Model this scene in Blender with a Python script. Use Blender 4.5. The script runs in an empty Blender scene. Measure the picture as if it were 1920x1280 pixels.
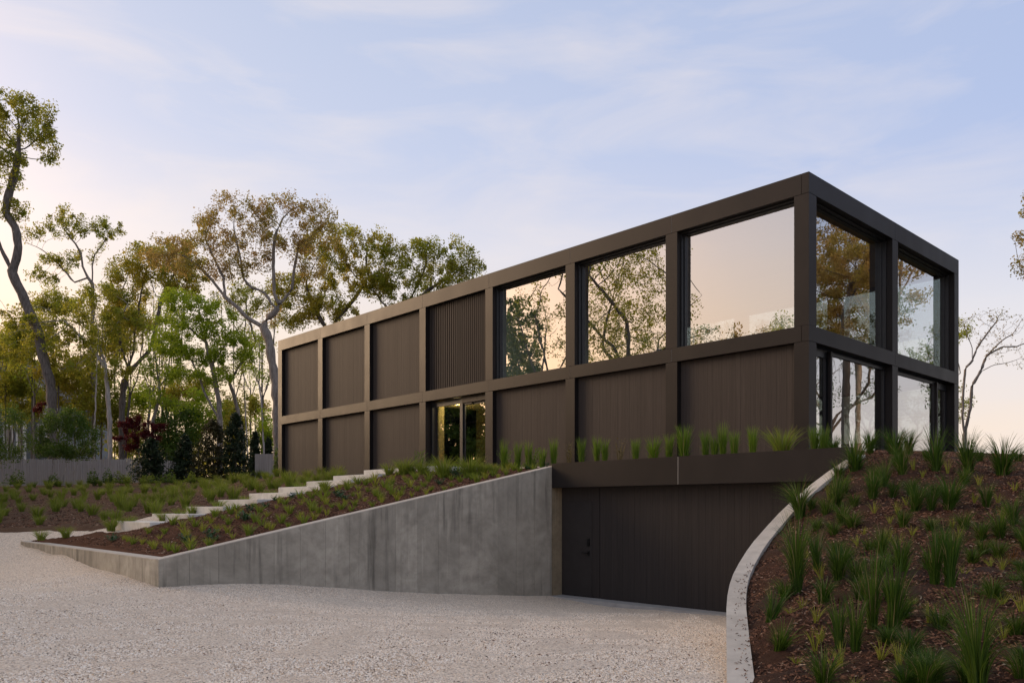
import bpy, bmesh, math, random
import numpy as np
from mathutils import Vector, Matrix

SC = bpy.context.scene
COL = SC.collection
F, HY, CX, CZ = 1516.6, 952.0, 960.0, 1.98          # focal length and horizon in photo pixels, eye height

# ------------------------------------------------------------------ camera
cam = bpy.data.cameras.new("camera")
cam_o = bpy.data.objects.new("camera", cam)
COL.objects.link(cam_o)
cam_o.location = (0, 0, CZ)
cam_o.rotation_euler = (math.pi / 2, 0, 0)
cam.sensor_width = 36.0
cam.lens = 36.0 * F / 1920.0
cam.shift_y = (HY - 640.0) / 1920.0
cam.clip_start = 0.1
cam.clip_end = 9000
SC.camera = cam_o

# ------------------------------------------------------------------ sky, sun, exposure
SUN_AZ = math.radians(-66)      # from +Y, negative = towards -X (left of the picture)
SUN_EL = math.radians(17.0)
world = bpy.data.worlds.new("World")
SC.world = world
world.use_nodes = True
nt = world.node_tree
nt.nodes.clear()


def wn(t, **kw):
    n = nt.nodes.new(t)
    for k, v in kw.items():
        setattr(n, k, v)
    return n


sky = wn("ShaderNodeTexSky", sky_type='NISHITA', sun_disc=False)
sky.sun_elevation = SUN_EL
sky.sun_rotation = SUN_AZ
sky.altitude = 20
sky.air_density = 1.0
sky.dust_density = 2.0
sky.ozone_density = 2.0
tc = wn("ShaderNodeTexCoord")
sep = wn("ShaderNodeSeparateXYZ")
nt.links.new(tc.outputs["Generated"], sep.inputs[0])


def wmath(op, a, b=None, c=None, clamp=False):
    n = wn("ShaderNodeMath", operation=op, use_clamp=clamp)
    for i, v in enumerate((a, b, c)):
        if v is None:
            continue
        if isinstance(v, (int, float)):
            n.inputs[i].default_value = v
        else:
            nt.links.new(v, n.inputs[i])
    return n.outputs[0]


# thin high cloud veil lit by the low sun: pale blue overhead, lilac lower, peach towards the sunset horizon
el = wmath('MAXIMUM', sep.outputs[2], 0.0)
dx = wmath('MULTIPLY', sep.outputs[0], math.sin(SUN_AZ))
dy = wmath('MULTIPLY', sep.outputs[1], math.cos(SUN_AZ))
toward = wmath('ADD', dx, dy)                                  # -1 .. 1
tw = wmath('MULTIPLY_ADD', toward, 0.5, 0.5, clamp=True)


def ramp(fac, stops):
    r = wn("ShaderNodeValToRGB")
    e = r.color_ramp.elements
    while len(e) > 1:
        e.remove(e[-1])
    e[0].position = stops[0][0]
    e[0].color = (*stops[0][1], 1)
    for p, c in stops[1:]:
        x = e.new(p)
        x.color = (*c, 1)
    nt.links.new(fac, r.inputs[0])
    return r.outputs[0]


def wmix(fac, a, b, mode='MIX'):
    n = wn("ShaderNodeMix", data_type='RGBA', blend_type=mode)
    if isinstance(fac, (int, float)):
        n.inputs[0].default_value = fac
    else:
        nt.links.new(fac, n.inputs[0])
    for s, v in ((6, a), (7, b)):
        if isinstance(v, tuple):
            n.inputs[s].default_value = (*v, 1)
        else:
            nt.links.new(v, n.inputs[s])
    return n.outputs[2]


warm = ramp(el, [(0.0, (1.12, 0.70, 0.30)), (0.10, (1.08, 0.76, 0.43)), (0.20, (1.02, 0.81, 0.62)), (0.30, (0.90, 0.82, 0.80)),
                 (0.40, (0.66, 0.69, 0.82)), (0.6, (0.54, 0.60, 0.76)), (0.8, (0.54, 0.57, 0.66)), (1.0, (0.60, 0.58, 0.58))])
cool = ramp(el, [(0.0, (1.00, 0.82, 0.70)), (0.08, (0.92, 0.81, 0.76)), (0.2, (0.75, 0.77, 0.86)),
                 (0.36, (0.42, 0.525, 0.80)), (0.6, (0.40, 0.49, 0.73)), (0.8, (0.52, 0.56, 0.68)), (1.0, (0.60, 0.58, 0.58))])
veil = wmix(ramp(tw, [(0.30, (0, 0, 0)), (0.95, (1, 1, 1))]), cool, warm)
# wisps of cirrus
mp = wn("ShaderNodeMapping")
mp.inputs["Rotation"].default_value = (0.25, 0.42, 0.5)
mp.inputs["Scale"].default_value = (1.5, 1.8, 6.0)
nt.links.new(tc.outputs["Generated"], mp.inputs[0])
nz = wn("ShaderNodeTexNoise")
nz.inputs["Scale"].default_value = 2.9
nz.inputs["Detail"].default_value = 7
nz.inputs["Roughness"].default_value = 0.56
nz.inputs["Distortion"].default_value = 0.5
nt.links.new(mp.outputs[0], nz.inputs[0])
wisps = ramp(nz.outputs[0], [(0.45, (0, 0, 0)), (0.80, (0.55, 0.55, 0.55))])
wcol = wmix(tw, (0.72, 0.72, 0.82), (1.0, 0.86, 0.76))
veil1 = wmix(wisps, veil, wcol)
sd_ = (math.sin(SUN_AZ) * 0.99, math.cos(SUN_AZ) * 0.99, 0.12)
dt = wn("ShaderNodeVectorMath", operation='DOT_PRODUCT')
nt.links.new(tc.outputs["Generated"], dt.inputs[0])
dt.inputs[1].default_value = sd_
lobe = wmath('POWER', wmath('MAXIMUM', dt.outputs["Value"], 0.0), 12.0)
veil2 = wmix(1.0, veil1, wmix(lobe, (0.0, 0.0, 0.0), (2.3, 1.15, 0.40)), 'ADD')
skyk = wmix(1.0, sky.outputs[0], (0.10, 0.10, 0.10), 'MULTIPLY')
allsky = wmix(0.86, skyk, veil2)
bg = wn("ShaderNodeBackground")
bg.inputs["Strength"].default_value = 1.0
nt.links.new(allsky, bg.inputs[0])
out = wn("ShaderNodeOutputWorld")
nt.links.new(bg.outputs[0], out.inputs[0])

sun = bpy.data.lights.new("sun", 'SUN')
sun.energy = 2.7
sun.angle = math.radians(30)
sun.color = (1.0, 0.72, 0.46)
sun_o = bpy.data.objects.new("sun", sun)
COL.objects.link(sun_o)
sdir = Vector((math.sin(SUN_AZ) * math.cos(SUN_EL), math.cos(SUN_AZ) * math.cos(SUN_EL), math.sin(SUN_EL)))
sun_o.rotation_euler = sdir.to_track_quat('Z', 'Y').to_euler()

vs = SC.view_settings
vs.view_transform = 'Standard'
vs.look = 'None'
vs.exposure = 0.17
vs.gamma = 1.0
vs.use_curve_mapping = False

rng = np.random.default_rng(7)
random.seed(7)


# ------------------------------------------------------------------ helpers
def P(px, py, Y):
    return np.array([(px - CX) / F * Y, Y, CZ + (HY - py) / F * Y])


def tag(o, label=None, cat=None, group=None, kind=None):
    if label:
        o["label"] = label
    if cat:
        o["category"] = cat
    if group:
        o["group"] = group
    if kind:
        o["kind"] = kind
    return o


def link(name, me, parent=None, mat=None, loc=None, rot=None):
    o = bpy.data.objects.new(name, me)
    COL.objects.link(o)
    if parent is not None:
        o.parent = parent
    if mat is not None and me is not None and len(me.materials) == 0:
        me.materials.append(mat)
    if loc is not None:
        o.location = loc
    if rot is not None:
        o.rotation_euler = rot
    return o


def empty(name, loc=(0, 0, 0), rz=0.0):
    o = bpy.data.objects.new(name, None)
    o.empty_display_size = 0.2
    COL.objects.link(o)
    o.location = loc
    o.rotation_euler = (0, 0, rz)
    return o


def np_mesh(name, V, faces_flat, sizes, smooth=False, mat=None):
    V = np.asarray(V, dtype=np.float32)
    sizes = np.asarray(sizes, dtype=np.int32)
    me = bpy.data.meshes.new(name)
    me.vertices.add(len(V))
    me.vertices.foreach_set("co", V.ravel())
    me.loops.add(len(faces_flat))
    me.loops.foreach_set("vertex_index", np.asarray(faces_flat, dtype=np.int32))
    me.polygons.add(len(sizes))
    st = np.zeros(len(sizes), dtype=np.int32)
    st[1:] = np.cumsum(sizes)[:-1]
    me.polygons.foreach_set("loop_start", st)
    me.polygons.foreach_set("loop_total", sizes)
    me.update(calc_edges=True)
    if smooth:
        me.polygons.foreach_set("use_smooth", np.ones(len(sizes), dtype=bool))
    if mat is not None:
        me.materials.append(mat)
    return me


BOXF = [(0, 3, 2, 1), (4, 5, 6, 7), (0, 1, 5, 4), (1, 2, 6, 5), (2, 3, 7, 6), (3, 0, 4, 7)]


class MB:
    def __init__(s):
        s.v, s.f = [], []

    def box(s, x0, x1, y0, y1, z0, z1):
        b = len(s.v)
        s.v += [(x0, y0, z0), (x1, y0, z0), (x1, y1, z0), (x0, y1, z0), (x0, y0, z1), (x1, y0, z1), (x1, y1, z1), (x0, y1, z1)]
        s.f += [tuple(b + i for i in f) for f in BOXF]
        return s

    def hexa(s, lo, hi):
        b = len(s.v)
        s.v += [tuple(p) for p in lo] + [tuple(p) for p in hi]
        s.f += [tuple(b + i for i in f) for f in BOXF]
        return s

    def quad(s, *p):
        b = len(s.v)
        s.v += [tuple(q) for q in p]
        s.f.append(tuple(range(b, b + len(p))))
        return s

    def tube(s, pts, r, n=8):
        pts = [Vector(p) for p in pts]
        rs = r if isinstance(r, (list, tuple)) else [r] * len(pts)
        b = len(s.v)
        for i, p in enumerate(pts):
            t = (pts[min(i + 1, len(pts) - 1)] - pts[max(i - 1, 0)]).normalized()
            a = t.orthogonal().normalized()
            c = t.cross(a)
            for k in range(n):
                q = p + (a * math.cos(2 * math.pi * k / n) + c * math.sin(2 * math.pi * k / n)) * rs[i]
                s.v.append(tuple(q))
        for i in range(len(pts) - 1):
            for k in range(n):
                s.f.append((b + i * n + k, b + i * n + (k + 1) % n, b + (i + 1) * n + (k + 1) % n, b + (i + 1) * n + k))
        s.f.append(tuple(b + k for k in reversed(range(n))))
        s.f.append(tuple(b + (len(pts) - 1) * n + k for k in range(n)))
        return s

    def mesh(s, name, mat=None, bevel=0.0):
        me = bpy.data.meshes.new(name)
        me.from_pydata(s.v, [], s.f)
        bm = bmesh.new()
        bm.from_mesh(me)
        bmesh.ops.recalc_face_normals(bm, faces=bm.faces)
        if bevel > 0:
            bmesh.ops.bevel(bm, geom=list(bm.edges), offset=bevel, segments=1, affect='EDGES', profile=0.5)
        bm.to_mesh(me)
        bm.free()
        if mat is not None:
            me.materials.append(mat)
        return me

    def obj(s, name, mat, parent=None, bevel=0.0):
        return link(name, s.mesh(name, mat, bevel), parent)


# ------------------------------------------------------------------ materials
class Mat:
    def __init__(s, name):
        s.m = bpy.data.materials.new(name)
        s.m.use_nodes = True
        s.t = s.m.node_tree
        s.t.nodes.clear()
        s.out = s.n("ShaderNodeOutputMaterial")

    def n(s, t, **kw):
        x = s.t.nodes.new(t)
        for k, v in kw.items():
            setattr(x, k, v)
        return x

    def l(s, a, b):
        s.t.links.new(a, b)

    def setv(s, sock, v):
        if isinstance(v, (int, float)):
            sock.default_value = v
        elif isinstance(v, tuple):
            sock.default_value = (*v, 1) if len(v) == 3 and sock.type == 'RGBA' else v
        else:
            s.l(v, sock)

    def coords(s, kind="Object", scale=(1, 1, 1), rot=(0, 0, 0)):
        if kind == "Position":
            src = s.n("ShaderNodeNewGeometry").outputs["Position"]
        else:
            src = s.n("ShaderNodeTexCoord").outputs[kind]
        mp = s.n("ShaderNodeMapping")
        mp.inputs["Scale"].default_value = scale
        mp.inputs["Rotation"].default_value = rot
        s.l(src, mp.inputs[0])
        return mp.outputs[0]

    def noise(s, vec, scale, detail=4, rough=0.55, dist=0.0):
        x = s.n("ShaderNodeTexNoise")
        x.inputs["Scale"].default_value = scale
        x.inputs["Detail"].default_value = detail
        x.inputs["Roughness"].default_value = rough
        x.inputs["Distortion"].default_value = dist
        s.l(vec, x.inputs["Vector"])
        return x.outputs[0]

    def ramp(s, fac, stops, interp='LINEAR'):
        r = s.n("ShaderNodeValToRGB")
        r.color_ramp.interpolation = interp
        e = r.color_ramp.elements
        while len(e) > 1:
            e.remove(e[-1])
        e[0].position = stops[0][0]
        c = stops[0][1]
        e[0].color = (*c, 1) if isinstance(c, tuple) else (c, c, c, 1)
        for p, c in stops[1:]:
            x = e.new(p)
            x.color = (*c, 1) if isinstance(c, tuple) else (c, c, c, 1)
        s.l(fac, r.inputs[0])
        return r.outputs[0]

    def mix(s, fac, a, b, mode='MIX'):
        x = s.n("ShaderNodeMix", data_type='RGBA', blend_type=mode)
        s.setv(x.inputs[0], fac)
        s.setv(x.inputs[6], a)
        s.setv(x.inputs[7], b)
        return x.outputs[2]

    def math(s, op, a, b=0.0, clamp=False):
        x = s.n("ShaderNodeMath", operation=op, use_clamp=clamp)
        s.setv(x.inputs[0], a)
        s.setv(x.inputs[1], b)
        return x.outputs[0]

    def bump(s, h, strength=0.3, dist=0.01):
        x = s.n("ShaderNodeBump")
        x.inputs["Strength"].default_value = strength
        x.inputs["Distance"].default_value = dist
        s.l(h, x.inputs["Height"])
        return x.outputs[0]

    def principled(s, color, rough=0.6, metal=0.0, normal=None, spec=0.5, emit=None, estr=0.0):
        p = s.n("ShaderNodeBsdfPrincipled")
        s.setv(p.inputs["Base Color"], color)
        s.setv(p.inputs["Roughness"], rough)
        s.setv(p.inputs["Metallic"], metal)
        s.setv(p.inputs["Specular IOR Level"], spec)
        if normal is not None:
            s.l(normal, p.inputs["Normal"])
        if emit is not None:
            s.setv(p.inputs["Emission Color"], emit)
            p.inputs["Emission Strength"].default_value = estr
        s.l(p.outputs[0], s.out.inputs[0])
        return s.m


def m_simple(name, color, rough=0.6, metal=0.0, var=0.15, scale=6.0, spec=0.5):
    m = Mat(name)
    v = m.noise(m.coords("Object"), scale, 5)
    c = m.mix(m.ramp(v, [(0.3, 0.0), (0.7, 1.0)]), tuple(x * (1 - var) for x in color), tuple(min(1, x * (1 + var)) for x in color))
    return m.principled(c, rough, metal, m.bump(v, 0.05, 0.004), spec)


def m_frame():
    m = Mat("bronze_metal")
    v = m.noise(m.coords("Object", (1, 1, 0.6)), 1.3, 3)
    fine = m.noise(m.coords("Object"), 160, 2)
    c = m.mix(m.ramp(v, [(0.3, 0.0), (0.7, 1.0)]), (0.024, 0.021, 0.0205), (0.030, 0.026, 0.025))
    oi = m.n("ShaderNodeObjectInfo")
    c = m.mix(m.math('MULTIPLY', oi.outputs["Random"], 0.16), c, (0.02, 0.018, 0.0175))
    r = m.ramp(v, [(0.3, 0.42), (0.7, 0.50)])
    return m.principled(c, r, 0.36, m.bump(fine, 0.04, 0.001), 0.16)


def m_board(name, a, b, rough=0.62):
    m = Mat(name)
    oi = m.n("ShaderNodeObjectInfo")
    off = m.n("ShaderNodeCombineXYZ")
    m.l(m.math('MULTIPLY', oi.outputs["Random"], 40.0), off.inputs[0])
    co = m.n("ShaderNodeVectorMath", operation='ADD')
    m.l(m.coords("Object", (34, 34, 0.9)), co.inputs[0])
    m.l(off.outputs[0], co.inputs[1])
    v = m.noise(co.outputs[0], 1.0, 6, 0.6, 0.3)
    c = m.mix(m.ramp(v, [(0.3, 0.0), (0.72, 1.0)]), a, b)
    c = m.mix(m.math('MULTIPLY', oi.outputs["Random"], 0.30), c, tuple(x * 0.80 for x in a))
    return m.principled(c, rough + 0.1, 0.0, m.bump(v, 0.25, 0.004), 0.22)


def m_concrete(name, a, b, streak=True, stain=0.85):
    m = Mat(name)
    pos = m.coords("Position")
    big = m.noise(pos, 0.8, 8, 0.66, 0.9)
    mid = m.noise(pos, 5.0, 6, 0.62)
    fine = m.noise(pos, 60.0, 4, 0.6)
    c = m.mix(m.ramp(big, [(0.32, 0.0), (0.68, 1.0)]), a, b)
    c = m.mix(m.ramp(mid, [(0.43, 0.0), (0.75, 0.55)]), c, tuple(x * 0.62 for x in a))
    oi = m.n("ShaderNodeObjectInfo")
    c = m.mix(m.ramp(oi.outputs["Random"], [(0.0, 0.0), (0.4, 0.05), (1.0, 0.38)]), c, tuple(x * 0.76 for x in a))
    if streak:
        sv = m.noise(m.coords("Position", (7, 7, 0.35)), 1.0, 6, 0.65, 0.2)
        mask = m.math('MULTIPLY', m.ramp(sv, [(0.50, 0.0), (0.66, 1.0)]), m.ramp(m.noise(pos, 0.5, 3), [(0.42, 0.1), (0.62, 1.0)]))
        c = m.mix(m.math('MULTIPLY', mask, stain), c, tuple(x * 0.38 for x in a))
        hi = m.noise(m.coords("Position", (9, 9, 0.5), (0, 0, 0.7)), 1.0, 5, 0.6)
        c = m.mix(m.ramp(hi, [(0.62, 0.0), (0.85, 0.35)]), c, tuple(min(1, x * 1.5) for x in b))
    vor = m.n("ShaderNodeTexVoronoi")
    vor.inputs["Scale"].default_value = 7.0
    m.l(pos, vor.inputs["Vector"])
    pit = m.ramp(vor.outputs["Distance"], [(0.03, 1.0), (0.07, 0.0)])
    gate = m.ramp(m.noise(pos, 2.3, 2), [(0.5, 0.0), (0.56, 1.0)])
    pit = m.math('MULTIPLY', pit, gate)
    c = m.mix(m.math('MULTIPLY', pit, 0.75), c, tuple(x * 0.25 for x in a))
    h = m.math('SUBTRACT', m.math('ADD', fine, mid), m.math('MULTIPLY', pit, 2.0))
    return m.principled(c, 0.82, 0.0, m.bump(h, 0.35, 0.006), 0.3)


def m_gravel():
    m = Mat("pale_gravel")
    pos = m.coords("Position")
    vor = m.n("ShaderNodeTexVoronoi")
    vor.inputs["Scale"].default_value = 66.0
    m.l(pos, vor.inputs["Vector"])
    sepc = m.n("ShaderNodeSeparateColor")
    m.l(vor.outputs["Color"], sepc.inputs[0])
    c = m.ramp(sepc.outputs[0], [(0.0, (0.15, 0.12, 0.10)), (0.08, (0.44, 0.35, 0.27)), (0.3, (0.74, 0.62, 0.50)), (0.55, (0.90, 0.76, 0.60)),
                                 (0.82, (0.96, 0.86, 0.73)), (0.93, (0.68, 0.47, 0.29)), (1.0, (0.50, 0.41, 0.35))])
    edge = m.ramp(vor.outputs["Distance"], [(0.25, 0.0), (0.75, 1.0)])
    c = m.mix(m.math('MULTIPLY', edge, 0.35), c, (0.30, 0.26, 0.23))
    patch = m.noise(pos, 0.55, 5, 0.6)
    c = m.mix(m.ramp(patch, [(0.35, 0.0), (0.75, 0.25)]), c, (0.52, 0.45, 0.39))
    h = m.math('SUBTRACT', 1.0, vor.outputs["Distance"])
    return m.principled(c, 0.85, 0.0, m.bump(h, 0.9, 0.012), 0.25)


def m_island(name, stops, rough=0.85, spec=0.25):
    m = Mat(name)
    g = m.n("ShaderNodeNewGeometry")
    c = m.ramp(g.outputs["Random Per Island"], stops)
    return m.principled(c, rough, 0.0, None, spec)


def m_mulch(name, a, b, c3):
    m = Mat(name)
    pos = m.coords("Position")
    v1 = m.noise(m.coords("Position", (1, 1.6, 1)), 26, 5, 0.7, 1.2)
    v2 = m.noise(pos, 1.1, 5, 0.6)
    v3 = m.noise(m.coords("Position", (2.2, 1, 1), (0, 0, 0.8)), 42, 4, 0.7, 1.5)
    c = m.mix(m.ramp(v1, [(0.32, 0.0), (0.7, 1.0)]), a, b)
    c = m.mix(m.ramp(v2, [(0.42, 0.0), (0.66, 0.8)]), c, c3)
    c = m.mix(m.ramp(v3, [(0.5, 0.0), (0.75, 0.7)]), c, tuple(x * 0.35 for x in a))
    return m.principled(c, 0.95, 0.0, m.bump(m.math('ADD', v1, v3), 1.0, 0.04), 0.15)


def m_leaf(name, a, b, c3=None, trans=0.45, scale=0.9, rough=0.55):
    m = Mat(name)
    grass = name.endswith("grass")
    g = m.n("ShaderNodeNewGeometry")
    v = m.noise(m.coords("Position"), scale, 3, 0.6)
    c = m.mix(g.outputs["Random Per Island"], a, b)
    if c3:
        c = m.mix(m.ramp(v, [(0.42, 0.0), (0.62, 0.75)]), c, c3)
    d = m.n("ShaderNodeBsdfPrincipled")
    m.l(c, d.inputs["Base Color"])
    d.inputs["Roughness"].default_value = rough if not grass else 0.5
    d.inputs["Specular IOR Level"].default_value = 0.3 if not grass else 0.28
    t = m.n("ShaderNodeBsdfTranslucent")
    m.l(c, t.inputs[0])
    mx = m.n("ShaderNodeMixShader")
    mx.inputs[0].default_value = trans
    m.l(d.outputs[0], mx.inputs[1])
    m.l(t.outputs[0], mx.inputs[2])
    m.l(mx.outputs[0], m.out.inputs[0])
    return m.m


def m_bark(name, a, b):
    m = Mat(name)
    v = m.noise(m.coords("Position", (6, 6, 1.2)), 2.0, 6, 0.65, 0.4)
    c = m.mix(m.ramp(v, [(0.35, 0.0), (0.68, 1.0)]), a, b)
    return m.principled(c, 0.9, 0.0, m.bump(v, 0.7, 0.03), 0.2)


def m_glass():
    m = Mat("window_glass")
    lw = m.n("ShaderNodeLayerWeight")
    lw.inputs["Blend"].default_value = 0.5
    fac = m.ramp(lw.outputs["Facing"], [(0.0, 0.60), (0.3, 0.60), (0.65, 0.56), (0.85, 0.8), (1.0, 1.0)])
    tr = m.n("ShaderNodeBsdfTransparent")
    tr.inputs[0].default_value = (0.80, 0.90, 0.88, 1)
    gl = m.n("ShaderNodeBsdfGlossy")
    gl.inputs["Roughness"].default_value = 0.0
    gl.inputs[0].default_value = (0.97, 0.95, 0.93, 1)
    v = m.noise(m.coords("Object", (1, 1, 1)), 0.8, 1)
    m.l(m.bump(v, 0.12, 0.02), gl.inputs["Normal"])
    mx = m.n("ShaderNodeMixShader")
    m.l(fac, mx.inputs[0])
    m.l(tr.outputs[0], mx.inputs[1])
    m.l(gl.outputs[0], mx.inputs[2])
    m.l(mx.outputs[0], m.out.inputs[0])
    return m.m


def m_emit(name, col, s):
    m = Mat(name)
    e = m.n("ShaderNodeEmission")
    e.inputs[0].default_value = (*col, 1)
    e.inputs[1].default_value = s
    m.l(e.outputs[0], m.out.inputs[0])
    return m.m


M = {}
M["frame"] = m_frame()
M["wood"] = m_board("dark_stained_board", (0.042, 0.034, 0.030), (0.070, 0.057, 0.050))
M["garage"] = m_board("dark_garage_board", (0.026, 0.022, 0.021), (0.040, 0.033, 0.031))
M["winframe"] = m_simple("black_window_frame", (0.022, 0.023, 0.026), 0.4, 0.3)
M["door"] = m_simple("blackish_door_paint", (0.030, 0.026, 0.025), 0.7, 0, 0.1, 6, 0.22)
M["hardware"] = m_simple("black_hardware", (0.012, 0.012, 0.013), 0.35, 0.5)
M["backing"] = m_simple("dark_backing", (0.02, 0.018, 0.017), 0.8)
M["roof"] = m_simple("roof_membrane", (0.12, 0.12, 0.12), 0.85)
M["ceiling"] = m_board("oak_ceiling", (0.30, 0.17, 0.075), (0.42, 0.25, 0.12), 0.5)
M["floor"] = m_simple("pale_floor", (0.42, 0.40, 0.37), 0.5)
M["white"] = m_simple("white_plaster", (0.80, 0.79, 0.76), 0.8, 0, 0.03)
M["olive"] = m_simple("olive_wall", (0.13, 0.11, 0.045), 0.7)
M["cream"] = m_simple("cream_ceiling", (0.62, 0.52, 0.28), 0.8, 0, 0.04)
M["glass"] = m_glass()
M["lamp"] = m_emit("downlight_glow", (1.0, 0.72, 0.30), 14.0)
M["orange"] = m_simple("orange_jar", (0.62, 0.23, 0.05), 0.4)
M["concrete"] = m_concrete("board_formed_concrete", (0.27, 0.245, 0.20), (0.50, 0.455, 0.375))
M["jamb"] = m_concrete("brown_stained_concrete", (0.22, 0.17, 0.11), (0.32, 0.26, 0.17))
M["coping"] = m_concrete("pale_concrete", (0.50, 0.45, 0.385), (0.62, 0.565, 0.49), False)
M["step"] = m_concrete("step_concrete", (0.66, 0.62, 0.55), (0.78, 0.74, 0.67), False)
M["slab"] = m_concrete("slab_concrete", (0.34, 0.33, 0.32), (0.42, 0.41, 0.40), False)
M["gravel"] = m_gravel()
M["pebble"] = m_island("loose_pebbles", [(0.0, (0.15, 0.12, 0.10)), (0.09, (0.42, 0.33, 0.25)), (0.25, (0.74, 0.61, 0.49)), (0.55, (0.90, 0.76, 0.60)),
                                         (0.83, (0.95, 0.88, 0.79)), (0.92, (0.68, 0.46, 0.27)), (1.0, (0.5, 0.41, 0.35))])
M["mulch"] = m_mulch("red_brown_mulch", (0.105, 0.046, 0.026), (0.19, 0.088, 0.051), (0.145, 0.066, 0.038))
M["mulch_dry"] = m_mulch("brown_bed_mulch", (0.105, 0.058, 0.035), (0.21, 0.13, 0.085), (0.17, 0.11, 0.07))
M["mound"] = m_mulch("mulch_and_bare_soil", (0.070, 0.032, 0.018), (0.125, 0.060, 0.035), (0.085, 0.058, 0.045))
M["chip"] = m_island("bark_chips", [(0.0, (0.02, 0.009, 0.006)), (0.35, (0.075, 0.032, 0.017)), (0.7, (0.17, 0.075, 0.04)), (0.94, (0.26, 0.13, 0.078)), (1.0, (0.42, 0.31, 0.22))])
M["ground"] = m_mulch("woodland_floor", (0.055, 0.05, 0.03), (0.085, 0.08, 0.045), (0.06, 0.075, 0.03))
M["fence"] = m_board("weathered_fence_board", (0.30, 0.265, 0.24), (0.49, 0.445, 0.41), 0.85)
M["bark"] = m_bark("grey_bark", (0.15, 0.125, 0.105), (0.34, 0.30, 0.265))
M["bark_dark"] = m_bark("dark_bark", (0.08, 0.066, 0.056), (0.20, 0.17, 0.15))
M["bark_pale"] = m_bark("pale_bark", (0.28, 0.24, 0.21), (0.52, 0.47, 0.43))
M["lf_olive"] = m_leaf("olive_leaves", (0.24, 0.235, 0.026), (0.44, 0.40, 0.06), (0.28, 0.34, 0.035), 0.66)
M["lf_bronze"] = m_leaf("bronze_leaves", (0.36, 0.23, 0.06), (0.55, 0.39, 0.15), (0.34, 0.33, 0.055), 0.6)
M["lf_gold"] = m_leaf("yellow_green_leaves", (0.36, 0.31, 0.035), (0.55, 0.43, 0.07), (0.32, 0.36, 0.035), 0.66)
M["lf_green"] = m_leaf("fresh_green_leaves", (0.24, 0.34, 0.022), (0.45, 0.52, 0.045), (0.34, 0.44, 0.035), 0.66)
M["lf_mid"] = m_leaf("mid_green_leaves", (0.07, 0.12, 0.018), (0.135, 0.20, 0.032), (0.09, 0.155, 0.024), 0.5)
M["lf_red"] = m_leaf("dark_red_leaves", (0.07, 0.006, 0.008), (0.13, 0.012, 0.014), None, 0.4)
M["lf_conifer"] = m_leaf("conifer_needles", (0.018, 0.032, 0.013), (0.032, 0.052, 0.02), None, 0.2)
M["lf_conifer_brown"] = m_leaf("bronzed_conifer_needles", (0.045, 0.038, 0.012), (0.075, 0.06, 0.02), (0.04, 0.045, 0.014), 0.2)
M["gr_tuft"] = m_leaf("tuft_grass", (0.13, 0.185, 0.020), (0.28, 0.33, 0.045), (0.18, 0.24, 0.03), 0.45, 0.6)
M["gr_dark"] = m_leaf("dark_green_grass", (0.018, 0.050, 0.005), (0.135, 0.21, 0.024), (0.04, 0.10, 0.010), 0.4, 0.8)
M["gr_lush"] = m_leaf("lush_green_grass", (0.06, 0.14, 0.009), (0.25, 0.36, 0.03), (0.10, 0.18, 0.02), 0.45, 0.8)
M["gr_yellow"] = m_leaf("yellow_green_sprigs", (0.20, 0.23, 0.025), (0.36, 0.36, 0.05), None, 0.35, 0.8)
M["gr_pale"] = m_leaf("pale_leafy_sprigs", (0.12, 0.10, 0.035), (0.20, 0.16, 0.06), None, 0.3)
M["gr_blue"] = m_leaf("blue_green_rosette", (0.035, 0.085, 0.035), (0.07, 0.14, 0.06), None, 0.25)
M["gr_bronze"] = m_leaf("orange_bronze_sprigs", (0.13, 0.05, 0.012), (0.20, 0.085, 0.02), (0.10, 0.07, 0.015), 0.3)
M["gr_straw"] = m_leaf("straw_blades", (0.20, 0.15, 0.06), (0.36, 0.29, 0.14), None, 0.3)
M["siding"] = m_simple("grey_siding", (0.20, 0.21, 0.23), 0.8)
M["trim"] = m_simple("white_trim", (0.66, 0.65, 0.63), 0.6, 0, 0.05)
M["shingle"] = m_simple("roof_shingle", (0.10, 0.095, 0.09), 0.9)
M["pane_far"] = m_simple("far_window_glass", (0.06, 0.065, 0.075), 0.1, 0, 0.1, 1, 0.8)

# ------------------------------------------------------------------ terrain
class TPS:
    def __init__(s, pts):
        p = np.array(pts, float)
        s.c = p[:, :2]
        n = len(p)
        K = s.k(s.c, s.c) + np.eye(n) * 1e-3
        A = np.zeros((n + 3, n + 3))
        A[:n, :n] = K
        A[:n, n] = 1
        A[:n, n + 1:] = s.c
        A[n:, :n] = A[:n, n:].T
        b = np.zeros(n + 3)
        b[:n] = p[:, 2]
        s.w = np.linalg.solve(A, b)

    @staticmethod
    def k(a, b):
        d2 = ((a[:, None, :] - b[None, :, :]) ** 2).sum(-1)
        return 0.5 * d2 * np.log(d2 + 1e-9)

    def __call__(s, xy):
        xy = np.atleast_2d(np.asarray(xy, float))
        n = len(s.c)
        r = np.empty(len(xy))
        for i in range(0, len(xy), 20000):
            q = xy[i:i + 20000]
            r[i:i + 20000] = s.k(q, s.c) @ s.w[:n] + s.w[n] + q @ s.w[n + 1:]
        return r


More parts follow.
